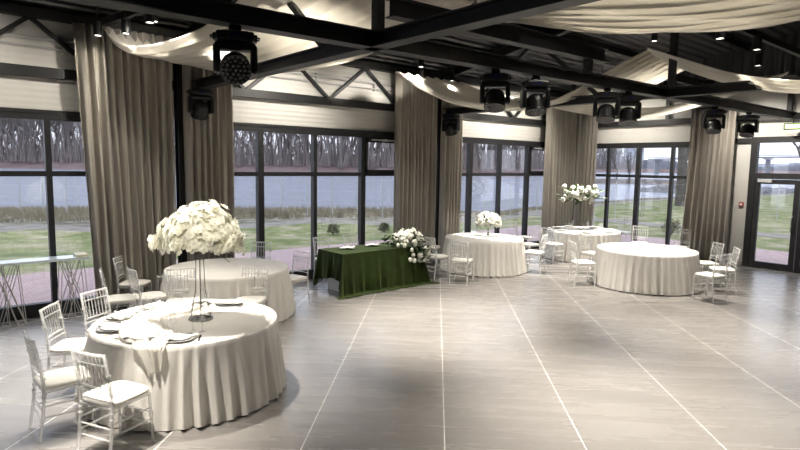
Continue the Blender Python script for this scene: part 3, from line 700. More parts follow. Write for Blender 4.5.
# ------------------------------------------------------------------ chairs
def make_chair():
    t = thing('chiavari_chair', '', 'chair')
    def turned(p0, p1, r, n=3):
        bm = NB(); p0 = Vector(p0); p1 = Vector(p1); pts = []; rs = []
        N = 16
        for i in range(N + 1):
            f = i / N; pts.append(p0.lerp(p1, f)); rs.append(r)
        for c in ((.3, .34, .62, .66) if n == 3 else (.5,)):
            k = min(N, int(c * N)); rs[k] = r * 1.45
        tube(bm, pts, rs, 8); return bm
    for e in (-1, 1): link('leg', turned((e * .195, .19, 0), (e * .185, .175, .43), .013), ACRYL, t, smooth=True)
    for e in (-1, 1):
        bm = NB(); pts = [(e * .185, -.235, 0), (e * .183, -.20, .25), (e * .18, -.185, .45), (e * .18, -.20, .65), (e * .182, -.245, .90)]
        tube(bm, pts, [.014, .015, .016, .014, .012], 8)
        for z_, y_ in ((.35, -.192), (.40, -.188), (.55, -.190), (.72, -.213)): tube(bm, [(e * .182, y_, z_ - .008), (e * .182, y_, z_ + .008)], .021, 8)
        link('back_leg', bm, ACRYL, t, smooth=True)
    bm = NB()
    def sq(y, e): return (e, y)
    box(bm, (0, -.005, .435), (.39, .39, .028), bev=.01); link('seat', bm, ACRYL, t)
    bm = NB()
    def cf(u, w):
        pass
    lay = [(.188, .450), (.203, .458), (.207, .472), (.200, .486), (.17, .495), (.0, .499)]
    rings = []
    for (hw, z) in lay:
        ring = []
        for k in range(32):
            a = 2 * PI * k / 32; c, s = math.cos(a), math.sin(a); pw = .42
            ring.append(bm.verts.new((hw * math.copysign(abs(c) ** pw, c), -.0 + hw * math.copysign(abs(s) ** pw, s), z)))
        rings.append(ring)
    for a, b in zip(rings, rings[1:]):
        for k in range(32): bm.faces.new((a[k], a[(k + 1) % 32], b[(k + 1) % 32], b[k]))
    bm.faces.new(rings[0]); bmesh.ops.remove_doubles(bm, verts=bm.verts[:], dist=1e-4)
    link('seat_cushion', bm, CUSH, t, smooth=True)
    bm = NB()
    def yb(z): return -.185 - .06 * max(0, (z - .5) / .4) ** 1.3
    for z, r_ in ((.885, .013), (.80, .009), (.60, .010), (.555, .009)):
        tube(bm, [(-.182, yb(z), z), (-.06, yb(z) - .012, z), (.06, yb(z) - .012, z), (.182, yb(z), z)], r_, 8)
    for k in range(7):
        x = -.135 + k * .045; tube(bm, [(x, yb(.60) - .01, .60), (x, yb(.70) - .012, .70), (x, yb(.71) - .012, .71), (x, yb(.80) - .01, .80), (x, yb(.885) - .01, .885)], [.006, .006, .010, .006, .006], 6)
    link('backrest', bm, ACRYL, t, smooth=True)
    for (a, b) in (((-.19, .18), (.19, .18)), ((-.184, -.2), (.184, -.2)), ((-.19, .18), (-.184, -.2)), ((.19, .18), (.184, -.2))):
        bm = NB()
        for z in ((.17, .27) if a[1] == b[1] else (.21, .31)): tube(bm, [(a[0], a[1], z), ((a[0] + b[0]) / 2, (a[1] + b[1]) / 2, z), (b[0], b[1], z)], [.007, .011, .007], 6)
        link('stretcher', bm, ACRYL, t, smooth=True)
    return t
chair0 = make_chair(); nch = [0]; CH = []
def chair(x, y, face, label, group):
    """face = (x, y) looked at"""
    rz = math.atan2(face[1] - y, face[0] - x) - PI / 2
    if nch[0] == 0: chair0.location = (x, y, 0); chair0.rotation_euler = (0, 0, rz); chair0['label'] = label; chair0['group'] = group
    else: dup(chair0, (x, y, 0), rz, label, group)
    nch[0] += 1; CH.append((x, y))
def pchair(px, py, tbl, label, dang=0.0, dist=None, z=.47):
    p = at(px, py, z); tx, ty, r = T[tbl]; v = Vector((p.x - tx, p.y - ty))
    dmin = r + .20 if dist is None else r + dist
    if v.length < dmin: v = v.normalized() * dmin
    x, y = tx + v.x, ty + v.y
    a = math.atan2(-v.y, -v.x) + dang
    chair(x, y, (x + math.cos(a), y + math.sin(a)), label, 'clear acrylic chairs around the round tables')
W_ = 'clear acrylic chair, white cushion, '
pchair(116, 393, 'T1', W_ + 'nearest the camera, its seat pushed against the skirt', dang=-.3)
pchair(63, 377, 'T1', W_ + 'at the left, second nearest the camera', dang=-.1)
pchair(76, 345, 'T1', W_ + 'third nearest the camera, behind the leftmost', dang=.1)
pchair(112, 328, 'T1', W_ + 'behind the far left edge of the nearest table', dang=.2)
pchair(182, 302, 'T1', W_ + 'directly behind the flower stand, near table', dist=.26)
pchair(250, 300, 'T1', W_ + 'before the second table skirt, at right', dist=.5)
pchair(131, 297, 'T2', W_ + 'in front of the wide left curtain, seen side on', dang=-.2, dist=.62)
pchair(150, 296, 'T2', W_ + 'touching the left side of the second table', dang=.0, dist=.22)
pchair(135, 283, 'T2', W_ + 'behind others by the wide left curtain, back highest', dang=.1, dist=.5)
pchair(160, 275, 'T2', W_ + 'between curtain and left rim of second table', dist=.22)
pchair(258, 266, 'T2', W_ + 'behind the second table, right of big flowers', dist=.05)
pchair(292, 278, 'T2', W_ + 'right of the second table against the window', dang=.35, dist=.10)
chair(-9.5, -.44, (-9.5, -2), W_ + 'behind the green table, left one', 'chairs behind the green table')
chair(-8.75, -.44, (-8.75, -2), W_ + 'behind the green table, right one', 'chairs behind the green table')
pchair(433, 247, 'T3', W_ + 'farther of two left of the bouquet table', dang=0, dist=.34)
pchair(436, 256, 'T3', W_ + 'nearer of two left of the bouquet table', dang=.0, dist=.44)
pchair(462, 260, 'T3', W_ + 'in front of the bouquet table at its left', dang=.0, dist=.10)
pchair(534, 252, 'T3', W_ + 'right of the bouquet table, nearer one', dang=-.3, dist=.24)
pchair(529, 244, 'T3', W_ + 'right of the bouquet table, farther one', dang=-.1, dist=.24)
pchair(470, 232, 'T3', W_ + 'behind the bouquet table by the window', dist=.14)
pchair(553, 244, 'T4', W_ + 'left of the farthest table, nearer one', dang=.0, dist=.2)
pchair(541, 238, 'T4', W_ + 'left of the farthest table, farther one', dang=.1, dist=.62)
pchair(557, 230, 'T4', W_ + 'behind the farthest table at its left', dist=.24)
pchair(588, 226, 'T4', W_ + 'behind the farthest table under the tall bouquet', dist=.24)
pchair(622, 232, 'T4', W_ + 'behind the farthest table at its right', dist=.24)
pchair(583, 262, 'T5', W_ + 'left of the bare table, nearer one', dang=.0, dist=.22)
pchair(592, 253, 'T5', W_ + 'left of the bare table, farther one', dang=.0, dist=.26)
pchair(640, 243, 'T5', W_ + 'behind the bare table, left one by the window', dist=.3)
pchair(680, 247, 'T5', W_ + 'behind the bare table, right one by curtain', dist=.3)
pchair(706, 263, 'T5', W_ + 'right of the bare table, farthest of three', dang=.0, dist=.28)
pchair(712, 268, 'T5', W_ + 'right of the bare table, middle of three', dang=.2, dist=.42)
pchair(710, 275, 'T5', W_ + 'right of the bare table, nearest of three', dang=.0, dist=.22)

# ------------------------------------------------------------------ place settings
def make_setting_parts():
    p = thing('dinner_plate', '', 'plate')
    bm = NB(); lathe(bm, [(0, .004), (.08, .004), (.09, .002), (.10, .006), (.15, .018), (.152, .021), (.10, .011), (.0, .009)], 28, caps=False); link('charger', bm, PLATE, p, smooth=True)
    bm = NB(); lathe(bm, [(0, .012), (.07, .012), (.112, .026), (.113, .029), (.07, .017), (0, .016)], 28, caps=False); link('top_plate', bm, WHITEPL, p, smooth=True)
    n = thing('napkin', '', 'napkin')
    bm = NB(); rr = random.Random(3)
    def fn(u, w):
        x = (u - .5) * .30; y = (w - .5) * .15
        z = .024 + .012 * math.sin(u * 7 + 1) * math.cos(w * 5) + .008 * math.sin(w * 23 + u * 4)
        return (x + .02 * math.sin(w * 6), y + .015 * math.sin(u * 9), z + .02)
    grid(bm, fn, 20, 12); o = link('napkin_fold', bm, NAPK, n, smooth=True); solid(o, .008)
    g = thing('wine_glass', '', 'glass')
    bm = NB(); lathe(bm, [(.0, .001), (.032, .001), (.030, .004), (.005, .01), (.0045, .08), (.006, .088), (.028, .105), (.036, .13), (.034, .165), (.027, .195)], 20, caps=False); link('glass_bowl', bm, GLASSW, g, smooth=True)
    f = thing('fork', '', 'fork')
    bm = NB(); bar(bm, (0, -.09, .004), (0, .04, .004), .006, .003); bar(bm, (0, .04, .004), (0, .055, .004), .02, .003)
    link('fork_handle', bm, STEEL, f)
    bm = NB()
    for k in range(4): bar(bm, (-.009 + k * .006, .055, .004), (-.009 + k * .006, .095, .006), .003, .002)
    link('fork_tines', bm, STEEL, f)
    k_ = thing('table_knife', '', 'knife')
    bm = NB(); bar(bm, (0, -.10, .004), (0, 0, .004), .011, .004); link('knife_handle', bm, STEEL, k_)
    bm = NB(); bar(bm, (0, 0, .004), (.002, .10, .004), .015, .002); link('knife_blade', bm, STEEL, k_)
    return dict(plate=p, napkin=n, glass=g, fork=f, knife=k_)
PS = make_setting_parts(); used = {}
def put(kind, x, y, z, rz, label, group):
    o = PS[kind]
    if kind not in used: used[kind] = 1; o.location = (x, y, z); o.rotation_euler = (0, 0, rz); o['label'] = label; o['group'] = group
    else: dup(o, (x, y, z), rz, label, group)
ZT = TH + .004
SET = [(112, 317, 'at the far left rim of the near table'), (108, 330, 'at the left rim of the near table'), (126, 345, 'at the near left rim beside the chiffon runner'), (176, 345, 'at the near rim, right of the chiffon tail'),
       (150, 304, 'at the far left of the near table'), (191, 300, 'behind the flower stand of the near table'), (233, 302, 'at the far right rim of the near table')]
tx, ty, tr = T['T1']
for (px, py, d) in SET:
    p = at(px, py, ZT); v = Vector((p.x - tx, p.y - ty)); v = v.normalized() * (tr - .20); x, y = tx + v.x, ty + v.y; a = math.atan2(-v.y, -v.x) - PI / 2
    put('plate', x, y, ZT, a, 'grey charger with white plate ' + d, 'plates on the near table')
    put('napkin', x, y, ZT - .022, a + .5, 'crumpled white napkin on the plate ' + d, 'napkins on the near table')
    c, s = math.cos(a), math.sin(a); lx = lambda u, w: (x + u * c - w * s, y + u * s + w * c)
    for q_ in (-.185, -.215): put('fork', *lx(q_, 0), ZT, a, 'steel fork left of the plate ' + d, 'forks on the near table')
    put('knife', *lx(.185, 0), ZT, a, 'steel knife right of the plate ' + d, 'knives on the near table')
    for q_ in ((.10, .25), (.19, .21)): put('glass', *lx(*q_), ZT, 0, 'clear stemmed glass beyond the plate ' + d, 'glasses on the near table')
tx, ty, tr = T['T4']
for k in range(7):
    a0 = -2.5 + k * .9; x, y = tx + (tr - .2) * math.cos(a0), ty + (tr - .2) * math.sin(a0); a = a0 + PI / 2
    d = 'on the farthest table in the room corner'
    put('plate', x, y, ZT, a, 'grey charger with white plate ' + d, 'plates on the farthest table')
    if k % 2: put('napkin', x, y, ZT - .022, a, 'white napkin on its plate ' + d, 'napkins on the farthest table')
    for q_ in (.1, -.1): put('glass', tx + (tr - .45) * math.cos(a0 + q_), ty + (tr - .45) * math.sin(a0 + q_), ZT, 0, 'clear stemmed glass ' + d, 'glasses on the farthest table')
for (px, py, d) in ((347, 247, 'left end of the green table'), (382, 241, 'middle of the green table')):
    p = Vector((-9.5, -1.15, .77)) if px < 360 else Vector((-8.85, -1.10, .77))
    put('plate', p.x, p.y, .770, 0, 'grey charger with plate at the ' + d, 'plates on the green table')
    put('napkin', p.x, p.y, .748, .3, 'folded white napkin on the plate at the ' + d, 'napkins on the green table')
    put('glass', p.x + .16, p.y + .17, .770, 0, 'clear stemmed glass by the plate at the ' + d, 'glasses on the green table')

# chiffon runner on the near table, tail hanging over the near rim
tx, ty, tr = T['T1']; rv = Vector((at(125, 318, ZT).x - tx, at(125, 318, ZT).y - ty, 0))
def runner():
    pts = [at(190, 305, ZT), at(178, 309, ZT), at(165, 313, ZT), at(150, 318, ZT), at(142, 326, ZT), at(147, 336, ZT), at(153, 344, ZT), at(151, 352, ZT)]
    pts = [Vector((p.x, p.y, 0)) for p in pts]
    def fn(u, w):
        c = catmull(pts, u); d = (catmull(pts, min(1, u + .02)) - catmull(pts, max(0, u - .02))).normalized(); n_ = Vector((-d.y, d.x, 0))
        wd = .19 + .04 * math.sin(u * 11); wd *= (1 - .55 * max(0, (u - .75) / .25))
        p = c + n_ * (w - .5) * 2 * wd
        q = Vector((p.x - tx, p.y - ty, 0)); rr_ = q.length
        z = ZT + .008 + .012 * abs(math.sin(w * 19 + 3 * math.sin(u * 8))) + .010 * abs(math.sin(u * 31 + w * 7)) + .006 * math.sin(u * 63 + w * 21)
        if rr_ > tr - .01:
            ex = rr_ - (tr - .01); q = q.normalized() * (tr + .05 + .02 * math.sin(w * 15)); z = ZT + .01 - ex * 1.5
            p = Vector((tx + q.x, ty + q.y, 0))
        return (p.x, p.y, max(z, .35))
    bm = NB(); grid(bm, fn, 110, 40); o = link('table_runner', bm, CHIFFON, smooth=True); solid(o, .003); tag(o, 'crumpled ivory chiffon runner trailing over the near table rim', 'table runner')
runner()

# ------------------------------------------------------------------ flowers
def bloom(bm, c, r, up, petals=5, rr=R, layers=2):
    up = up.normalized(); x = up.orthogonal().normalized(); y = up.cross(x); a0 = rr.random() * 6
    for L in range(layers):
        rl = r * (1 - .38 * L); el = .15 + .5 * L
        for k in range(petals):
            a = a0 + 2 * PI * k / petals + L * PI / petals; d = x * math.cos(a) + y * math.sin(a); s = up.cross(d)
            q0 = c + up * (.02 * r); tip = c + d * rl * math.cos(el) + up * rl * math.sin(el)
            mid = c + d * rl * .55 + up * rl * (.1 + .42 * el); w = rl * .52
            v = [bm.verts.new(p) for p in (q0, mid + s * w, tip + s * w * .45 + up * r * .05, tip - s * w * .45 + up * r * .05, mid - s * w)]
            m_ = bm.verts.new(mid - up * r * .08)
            for i in range(5): bm.faces.new((v[i], v[(i + 1) % 5], m_))
def rose(bm, c, r, up, rr=R):
    up = up.normalized(); x = up.orthogonal().normalized(); y = up.cross(x)
    M_ = Matrix((x, y, up)).transposed().to_4x4(); M_.translation = c
    a0 = rr.random() * 6
    prof = [(.0, -.6), (.55, -.5), (.9, -.1), (1.0, .25), (.8, .5), (.62, .42), (.58, .62), (.35, .55), (.28, .72), (0, .6)]
    rings = []
    for (q_, z) in prof:
        if q_ == 0: rings.append([bm.verts.new(M_ @ Vector((0, 0, z * r)))]); continue
        rings.append([bm.verts.new(M_ @ Vector((q_ * r * (1 + .10 * math.sin(5 * 2 * PI * k / 12 + a0)) * math.cos(2 * PI * k / 12 + z), q_ * r * (1 + .1 * math.sin(5 * 2 * PI * k / 12 + a0)) * math.sin(2 * PI * k / 12 + z), z * r))) for k in range(12)])
    for a, b in zip(rings, rings[1:]):
        if len(a) == 1: [bm.faces.new((a[0], b[k], b[(k + 1) % 12])) for k in range(12)]
        elif len(b) == 1: [bm.faces.new((a[k], a[(k + 1) % 12], b[0])) for k in range(12)]
        else: [bm.faces.new((a[k], a[(k + 1) % 12], b[(k + 1) % 12], b[k])) for k in range(12)]
def leaf(bm, c, d, L, w):
    d = d.normalized(); s = d.cross(Vector((R.uniform(-1, 1), R.uniform(-1, 1), 1))).normalized(); n_ = s.cross(d)
    v = [bm.verts.new(p) for p in (c, c + d * L * .45 + s * w + n_ * L * .08, c + d * L, c + d * L * .45 - s * w + n_ * L * .08, c + d * L * .5 + n_ * 0)]
    bm.faces.new((v[0], v[1], v[4])); bm.faces.new((v[1], v[2], v[4])); bm.faces.new((v[2], v[3], v[4])); bm.faces.new((v[3], v[0], v[4]))
# big flower ball on wire stand
b0 = at(201, 319, ZT)
t = thing('flower_arrangement', 'huge cream blossom dome on a tall wire stand on the near table', 'flowers', (b0.x, b0.y, ZT))
bm = NB(); lathe(bm, [(0, 0), (.125, 0), (.125, .012), (.11, .016), (0, .016)], 32, caps=False); link('stand_base', bm, CHROME, t)
bm = NB()
for k in range(6):
    a = k * PI / 3 + .2; tube(bm, [(.12 * math.cos(a), .12 * math.sin(a), .01), (.055 * math.cos(a), .055 * math.sin(a), .30), (.04 * math.cos(a), .04 * math.sin(a), .74)], .0035, 6)
for r_, z_ in ((.088, .16), (.04, .74)): tube(bm, [(r_ * math.cos(a * PI / 12), r_ * math.sin(a * PI / 12), z_) for a in range(25)], .0035, 6, cap=False)
link('wire_stand', bm, CHROME, t, smooth=True)
# image-plane right vector in room coords
RV = Vector((EX[0], EY[0], 0)).normalized(); FV = Vector((EX[2], EY[2], 0)).normalized()
def dome_pt(rr, shell=1.0):
    while True:
        a = rr.uniform(0, 2 * PI); e = rr.uniform(-.45, PI / 2); rx, ry, rz = .52, .40, .36
        p = RV * (math.cos(a) * math.cos(e) * rx) + FV * (math.sin(a) * math.cos(e) * ry) + Vector((0, 0, math.sin(e) * rz))
        return p * shell
def dome(n, seed):
    rr = random.Random(seed); out = []
    i = 0
    gold = PI * (3 - math.sqrt(5))
    for i in range(n):
        zz = 1 - (i + .5) / n * 1.38; rad_ = math.sqrt(max(0, 1 - zz * zz)); a = i * gold
        p = RV * (math.cos(a) * rad_ * .44) + FV * (math.sin(a) * rad_ * .32) + Vector((0, 0, zz * .29))
        p *= rr.uniform(.80, 1.10) * (1 + .08 * math.sin(5 * a * 0 + 4 * p.dot(RV) / .44 + 1))
        side = p.dot(RV)
        p.z -= .10 * (abs(side) / .5) ** 2
        out.append(p)
    return out
ctr = Vector((.0, .0, .89)) + RV * .01
bm = NB(); 
lathe(bm, [(0, -.10), (.12, -.09), (.22, -.04), (.28, .05), (.2, .16), (0, .22)], 20, Matrix.Translation(ctr), caps=False); rr = random.Random(4)
for i in range(420):
    p = dome(420, 2)[i] if i == 0 else None
pts_ = dome(520, 2)
for p in pts_:
    bloom(bm, ctr + p * .97, .048, p + Vector((0, 0, .1)), rr=rr)
o = link('blossom_mass', bm, BLOOM, t, smooth=False); o['kind'] = 'stuff'
for i, p in enumerate(dome(96, 5)):
    bm = NB(); bloom(bm, Vector((0, 0, 0)), rr.uniform(.045, .062), p + Vector((0, 0, .05)), rr=rr, layers=3); link('blossom', bm, BLOOM, t, loc=ctr + p * 1.07)
for (dx, dz) in ((-.52, -.05), (.46, .14), (.50, .0), (.30, -.28), (.34, -.22), (.26, -.2), (.16, -.16), (.47, .2)):
    bm = NB(); tube(bm, [Vector((0, 0, 0)), -(RV * dx * .5 + Vector((0, 0, dz * .4)))], .003, 5); link('stem', bm, LEAF, t, loc=ctr + RV * dx + Vector((0, 0, dz)))
    for j in range(3):
        bm = NB(); bloom(bm, Vector((0, 0, 0)), .05, Vector((R.uniform(-1, 1), R.uniform(-1, 1), .4)), rr=rr, layers=2)
        if len([1 for c_ in COL.objects if c_.parent is t and c_.name.startswith('blossom') and 'mass' not in c_.name]) < 99: link('blossom', bm, BLOOM, t, loc=ctr + RV * (dx * (1 - .05 * j)) + Vector((R.uniform(-.04, .04), R.uniform(-.04, .04), dz + R.uniform(-.05, .05))))
        else: bm.free()
bm = NB()
for k in range(26): a = R.uniform(0, 6.28); leaf(bm, ctr + Vector((.1 * math.cos(a), .1 * math.sin(a), -.10)), Vector((math.cos(a), math.sin(a), R.uniform(-.6, .1))), .13, .03)
link('leaves', bm, LEAF, t)

def bouquet(name, label, loc, shape, nroses, rsize, nleaf, leafL, vase=None, droops=()):
    t = thing(name, label, 'flowers', loc); rr = random.Random(len(label))
    if vase: vase(t)
    bm = NB()
    for k in range(nleaf):
        p, d = shape(rr, True); leaf(bm, p, d, leafL * rr.uniform(.7, 1.3), leafL * .22)
    link('foliage', bm, LEAF, t)
    for k in range(nroses):
        p, d = shape(rr, False); bm = NB(); rose(bm, Vector((0, 0, 0)), rsize * rr.uniform(.75, 1.15), d, rr); link('rose', bm, BLOOM2, t, smooth=True, loc=p)
    for (p, r_) in droops:
        bm = NB(); rose(bm, Vector((0, 0, 0)), r_, Vector((rr.uniform(-.4, .4), -1, .1)), rr); link('rose', bm, BLOOM2, t, smooth=True, loc=p)
    return t
def ball(R1, c, zs=.85):
    c = Vector(c)
    def f(rr, lf):
        z = rr.uniform(-.35, 1); a = rr.uniform(0, 2 * PI); q = math.sqrt(1 - z * z); d = Vector((q * math.cos(a), q * math.sin(a), z))
        return c + Vector((d.x, d.y, d.z * zs)) * R1 * (rr.uniform(.5, .9) if lf else rr.uniform(.9, 1.05)), d
    return f
def glass_vase(t):
    bm = NB(); lathe(bm, [(0, 0), (.045, 0), (.05, .01), (.045, .13), (.05, .15)], 20, caps=False); link('vase', bm, GLASSW, t, smooth=True)
    bm = NB(); tube(bm, [(.046 * math.cos(a * PI / 10), .046 * math.sin(a * PI / 10), .11) for a in range(21)], .008, 6, cap=False); link('ribbon', bm, CHIFFON, t, smooth=True)
    bm = NB(); [tube(bm, [(.02 * math.cos(a), .02 * math.sin(a), .01), (.015 * math.cos(a + 2), .015 * math.sin(a + 2), .2)], .004, 5) for a in range(6)]; link('stem', bm, LEAF, t)
p = at(488, 236, ZT)
bouquet('rose_bouquet', 'round white rose bouquet in a small glass vase on the table by the middle curtain', (p.x, p.y, ZT), ball(.27, (0, 0, .33)), 80, .055, 110, .11, glass_vase)
def tallstand(t):
    bm = NB(); lathe(bm, [(0, 0), (.11, 0), (.11, .01), (0, .012)], 24, caps=False); link('stand_base', bm, CHROME, t)
    bm = NB(); tube(bm, [(0, 0, .01), (0, 0, .85)], .007, 8); link('wire_stand', bm, CHROME, t)
def spray(rr, lf):
    a = rr.uniform(-1, 1); d = RV * a + Vector((0, 0, rr.uniform(-.35, .6))) + FV * rr.uniform(-.5, .5)
    c = Vector((0, 0, .90)); L = rr.uniform(.10, .60)
    return c + Vector((d.x * L, d.y * L, d.z * L * .75)), d
bouquet('rose_spray', 'loose wide spray of white roses and leaves on a thin stand, farthest table', (T['T4'][0] - .10, T['T4'][1] + .08, ZT), spray, 95, .068, 170, .15, tallstand)
gp = Vector((-8.30, -1.45, .77))
def cascade(rr, lf):
    u = rr.uniform(-1, 1); z = rr.uniform(-.25, .75)
    d = Vector((u, rr.uniform(-1, .25), z)).normalized(); q = rr.uniform(.55, 1) if lf else rr.uniform(.9, 1.05)
    p_ = Vector((d.x * .36 + .06, d.y * .26 - .02, max(-.02, .10 + d.z * .23))) * q
    if rr.random() < .34: p_ = Vector((rr.uniform(.15, .40), -.26 - rr.uniform(0, .06), -rr.uniform(.0, .30)))
    if lf and rr.random() < .2: p_ = Vector((-.48 + rr.uniform(-.1, .1), -.05 + rr.uniform(-.1, .1), .05 + rr.uniform(0, .16)))
    return p_, d + Vector((0, -.3, 0))
bouquet('rose_cascade', 'white rose and foliage arrangement spilling over the right corner of the green table', gp, cascade, 92, .055, 260, .12,
        None, [((-.02, -.30, -.16), .05), ((-.10, -.30, -.24), .05), ((.0, -.31, -.27), .05), ((-.06, -.30, -.05), .05), ((-.24, -.28, .05), .05), ((-.36, -.22, .06), .045)])

# ------------------------------------------------------------------ wire legged console at the left window
t = thing('console_table', 'long narrow pale topped table on white wire frame legs by the left window', 'table', (-15.6, -.30, 0))
L0, L1 = -1.9, 1.76; zt = .93
bm = NB(); box2(bm, (L0, -.16, zt - .035), (L1, .16, zt)); link('tabletop', bm, MIRROR, t)
bm = NB(); box2(bm, (L1 - .17, -.14, zt), (L1 - .01, .14, zt + .035)); link('end_block', bm, mat('yellowish_block', (.62, .58, .42), .5, noise=.05), t)
for cx_ in (L1 - .22, L1 - 1.05, L1 - 1.9, L1 - 2.8):
    bm = NB(); w = .20
    c8 = [(cx_ + a * w, b * .13, z) for z in (.01, zt - .035) for a in (-1, 1) for b in (-1, 1)]
    for y_ in (-.13, .13):
        for (a, b) in (((-w, .01), (w, .01)), ((-w, .01), (-w * .7, zt - .04)), ((w, .01), (w * .7, zt - .04)), ((-w, .01), (w * .4, zt - .04)), ((w, .01), (-w * .4, zt - .04)), ((-w * .5, .01), (w * .75, zt - .04)), ((w * .5, .01), (-w * .75, zt - .04)), ((0, .01), (-w * .2, zt - .04))):
            tube(bm, [(cx_ + a[0], y_, a[1]), (cx_ + b[0], y_, b[1])], .006, 6)
    for a in (-w, w): tube(bm, [(cx_ + a, -.13, .01), (cx_ + a, .13, .01)], .006, 6)
    link('wire_leg', bm, mat('white_wire', (.6, .58, .55), .4, noise=.05), t)

# ------------------------------------------------------------------ outside
def plan(X, Y):                                     # camera-plan coords -> room coords
    c, s = math.cos(ANG), math.sin(ANG)
    return Vector((CAM.x + X * c + Y * s, CAM.y - X * s + Y * c, 0))
def shoreY(a):                                      # distance (forward) of the water's edge for view slope a=X/Y
    if a < .05: return 47 + 8 * (a + .7)
    return 53 + max(0, a - .1) * 75
def bankz(d): return -.10 - 2.4 * min(1, max(0, (d + 26) / 30)) ** 1.3
def ground(name, rows, m, label, cat):
    bm = NB(); NA = 90; prev = None
    for i in range(NA + 1):
        a = -1.3 + 2.9 * i / NA; sh = shoreY(a) + .7 * math.sin(a * 23); row = []
        for r_ in rows:
            Y = 9 + (sh - 28 - 9) * r_ if 0 <= r_ < 1 else sh + (r_ if r_ != 1 else -28)
            p = plan(a * Y, Y); d = Y - sh; p.z = bankz(d) + (.06 * math.sin(Y * 1.7 + a * 19) if -24 < d < 2 else 0); row.append(bm.verts.new(p))
        if prev: [bm.faces.new((prev[k], row[k], row[k + 1], prev[k + 1])) for k in range(len(rows) - 1)]
        prev = row
    return struct(name, bm, m, label, cat, smooth=True)
GRASS = mat_ground('winter_lawn', [(.36, (.13, .15, .055)), (.48, (.21, .24, .085)), (.55, (.31, .29, .16)), (.66, (.43, .38, .28))], .9)
ground('lawn', [k / 20 for k in range(20)] + [1], GRASS, 'green winter lawn from the terrace towards the river', 'lawn')
PATH = mat_ground('gravel_path', [(.4, (.24, .21, .18)), (.6, (.34, .31, .27))], 2)
ground('path', [-28, -26.5], PATH, 'pale gravel path at the far edge of the lawn', 'path')
BANK = mat_ground('dry_bank', [(.38, (.12, .11, .08)), (.5, (.22, .20, .14)), (.62, (.38, .34, .29))], .8)
ground('riverbank', [-26.5 + k * 1.5 for k in range(22)], BANK, 'dry brown riverbank sloping to the water', 'riverbank')
bm = NB(); box2(bm, (-26, .12, -.14), (4.2, 4.2, -.04)); box2(bm, (.12, -14, -.14), (4.2, .12, -.041)); struct('terrace', bm, mat_pavers(), 'pinkish brick paved terrace outside the windows', 'terrace')
bm = NB()
v = [bm.verts.new(q_) for q_ in [plan(-700, 30), plan(900, 30), plan(1100, 700), plan(-900, 700)]]
for q_ in v: q_.co.z = -2.15
bm.faces.new(v); struct('river', bm, mat_water(), 'wide rippled grey blue river beyond the lawn', 'river')
bm = NB(); box2(bm, (8.6, -22, -.16), (10.2, 9, -.085)); struct('footpath', bm, PATH, 'pale footpath crossing the lawn beyond the end wall', 'path')
def shrub(x, y, h, seed, label):
    rr = random.Random(seed); t = thing('garden_shrub', label, 'shrub', (x, y, -.1)); bm = NB()
    for k in range(26):
        a = rr.uniform(0, 6.28); d = Vector((math.cos(a) * rr.uniform(.2, .8), math.sin(a) * rr.uniform(.2, .8), 1)).normalized(); tube(bm, [(0, 0, 0), d * h * .5 + Vector((0, 0, .03)), d * h * rr.uniform(.8, 1.1)], [.012, .008, .004], 4)
    link('stem', bm, BARKN, t); bm = NB()
    for k in range(420):
        a = rr.uniform(0, 6.28); r_ = rr.uniform(.1, .75) * h; z = rr.uniform(.15, 1) * h; d = Vector((rr.uniform(-1, 1), rr.uniform(-1, 1), rr.uniform(0, 1)))
        c = Vector((math.cos(a) * r_ * (1 - .4 * z / h), math.sin(a) * r_ * (1 - .4 * z / h), z)); s_ = d.orthogonal().normalized() * .03; v = [bm.verts.new(c - s_), bm.verts.new(c + s_), bm.verts.new(c + d.normalized() * .10)]; bm.faces.new(v)
    link('foliage', bm, mat('olive_shrub_leaf', (.17, .18, .08), .8, noise=.4, nscale=3), t)
for i, (x, y, h, l_) in enumerate(((6.6, -7.4, .45, 'low olive shrub outside the left door leaf, nearer one'), (7.6, -6.2, .6, 'low olive shrub outside the entrance doors, farther one'), (5.6, -2.0, .5, 'low olive shrub outside the middle of the end wall window'), (5.9, -.6, .6, 'low olive shrub outside the left of the end wall window'), (-2.6, 6.2, .32, 'low olive shrub outside the window behind the bouquet table, right one'), (-4.6, 6.6, .35, 'low olive shrub outside the window behind the bouquet table, left one'), (-9.6, 6.8, .32, 'low olive shrub outside the window behind the green table'), (-15.6, 6.8, .6, 'low olive shrub outside the leftmost window'))): shrub(x, y, h, 50 + i, l_)
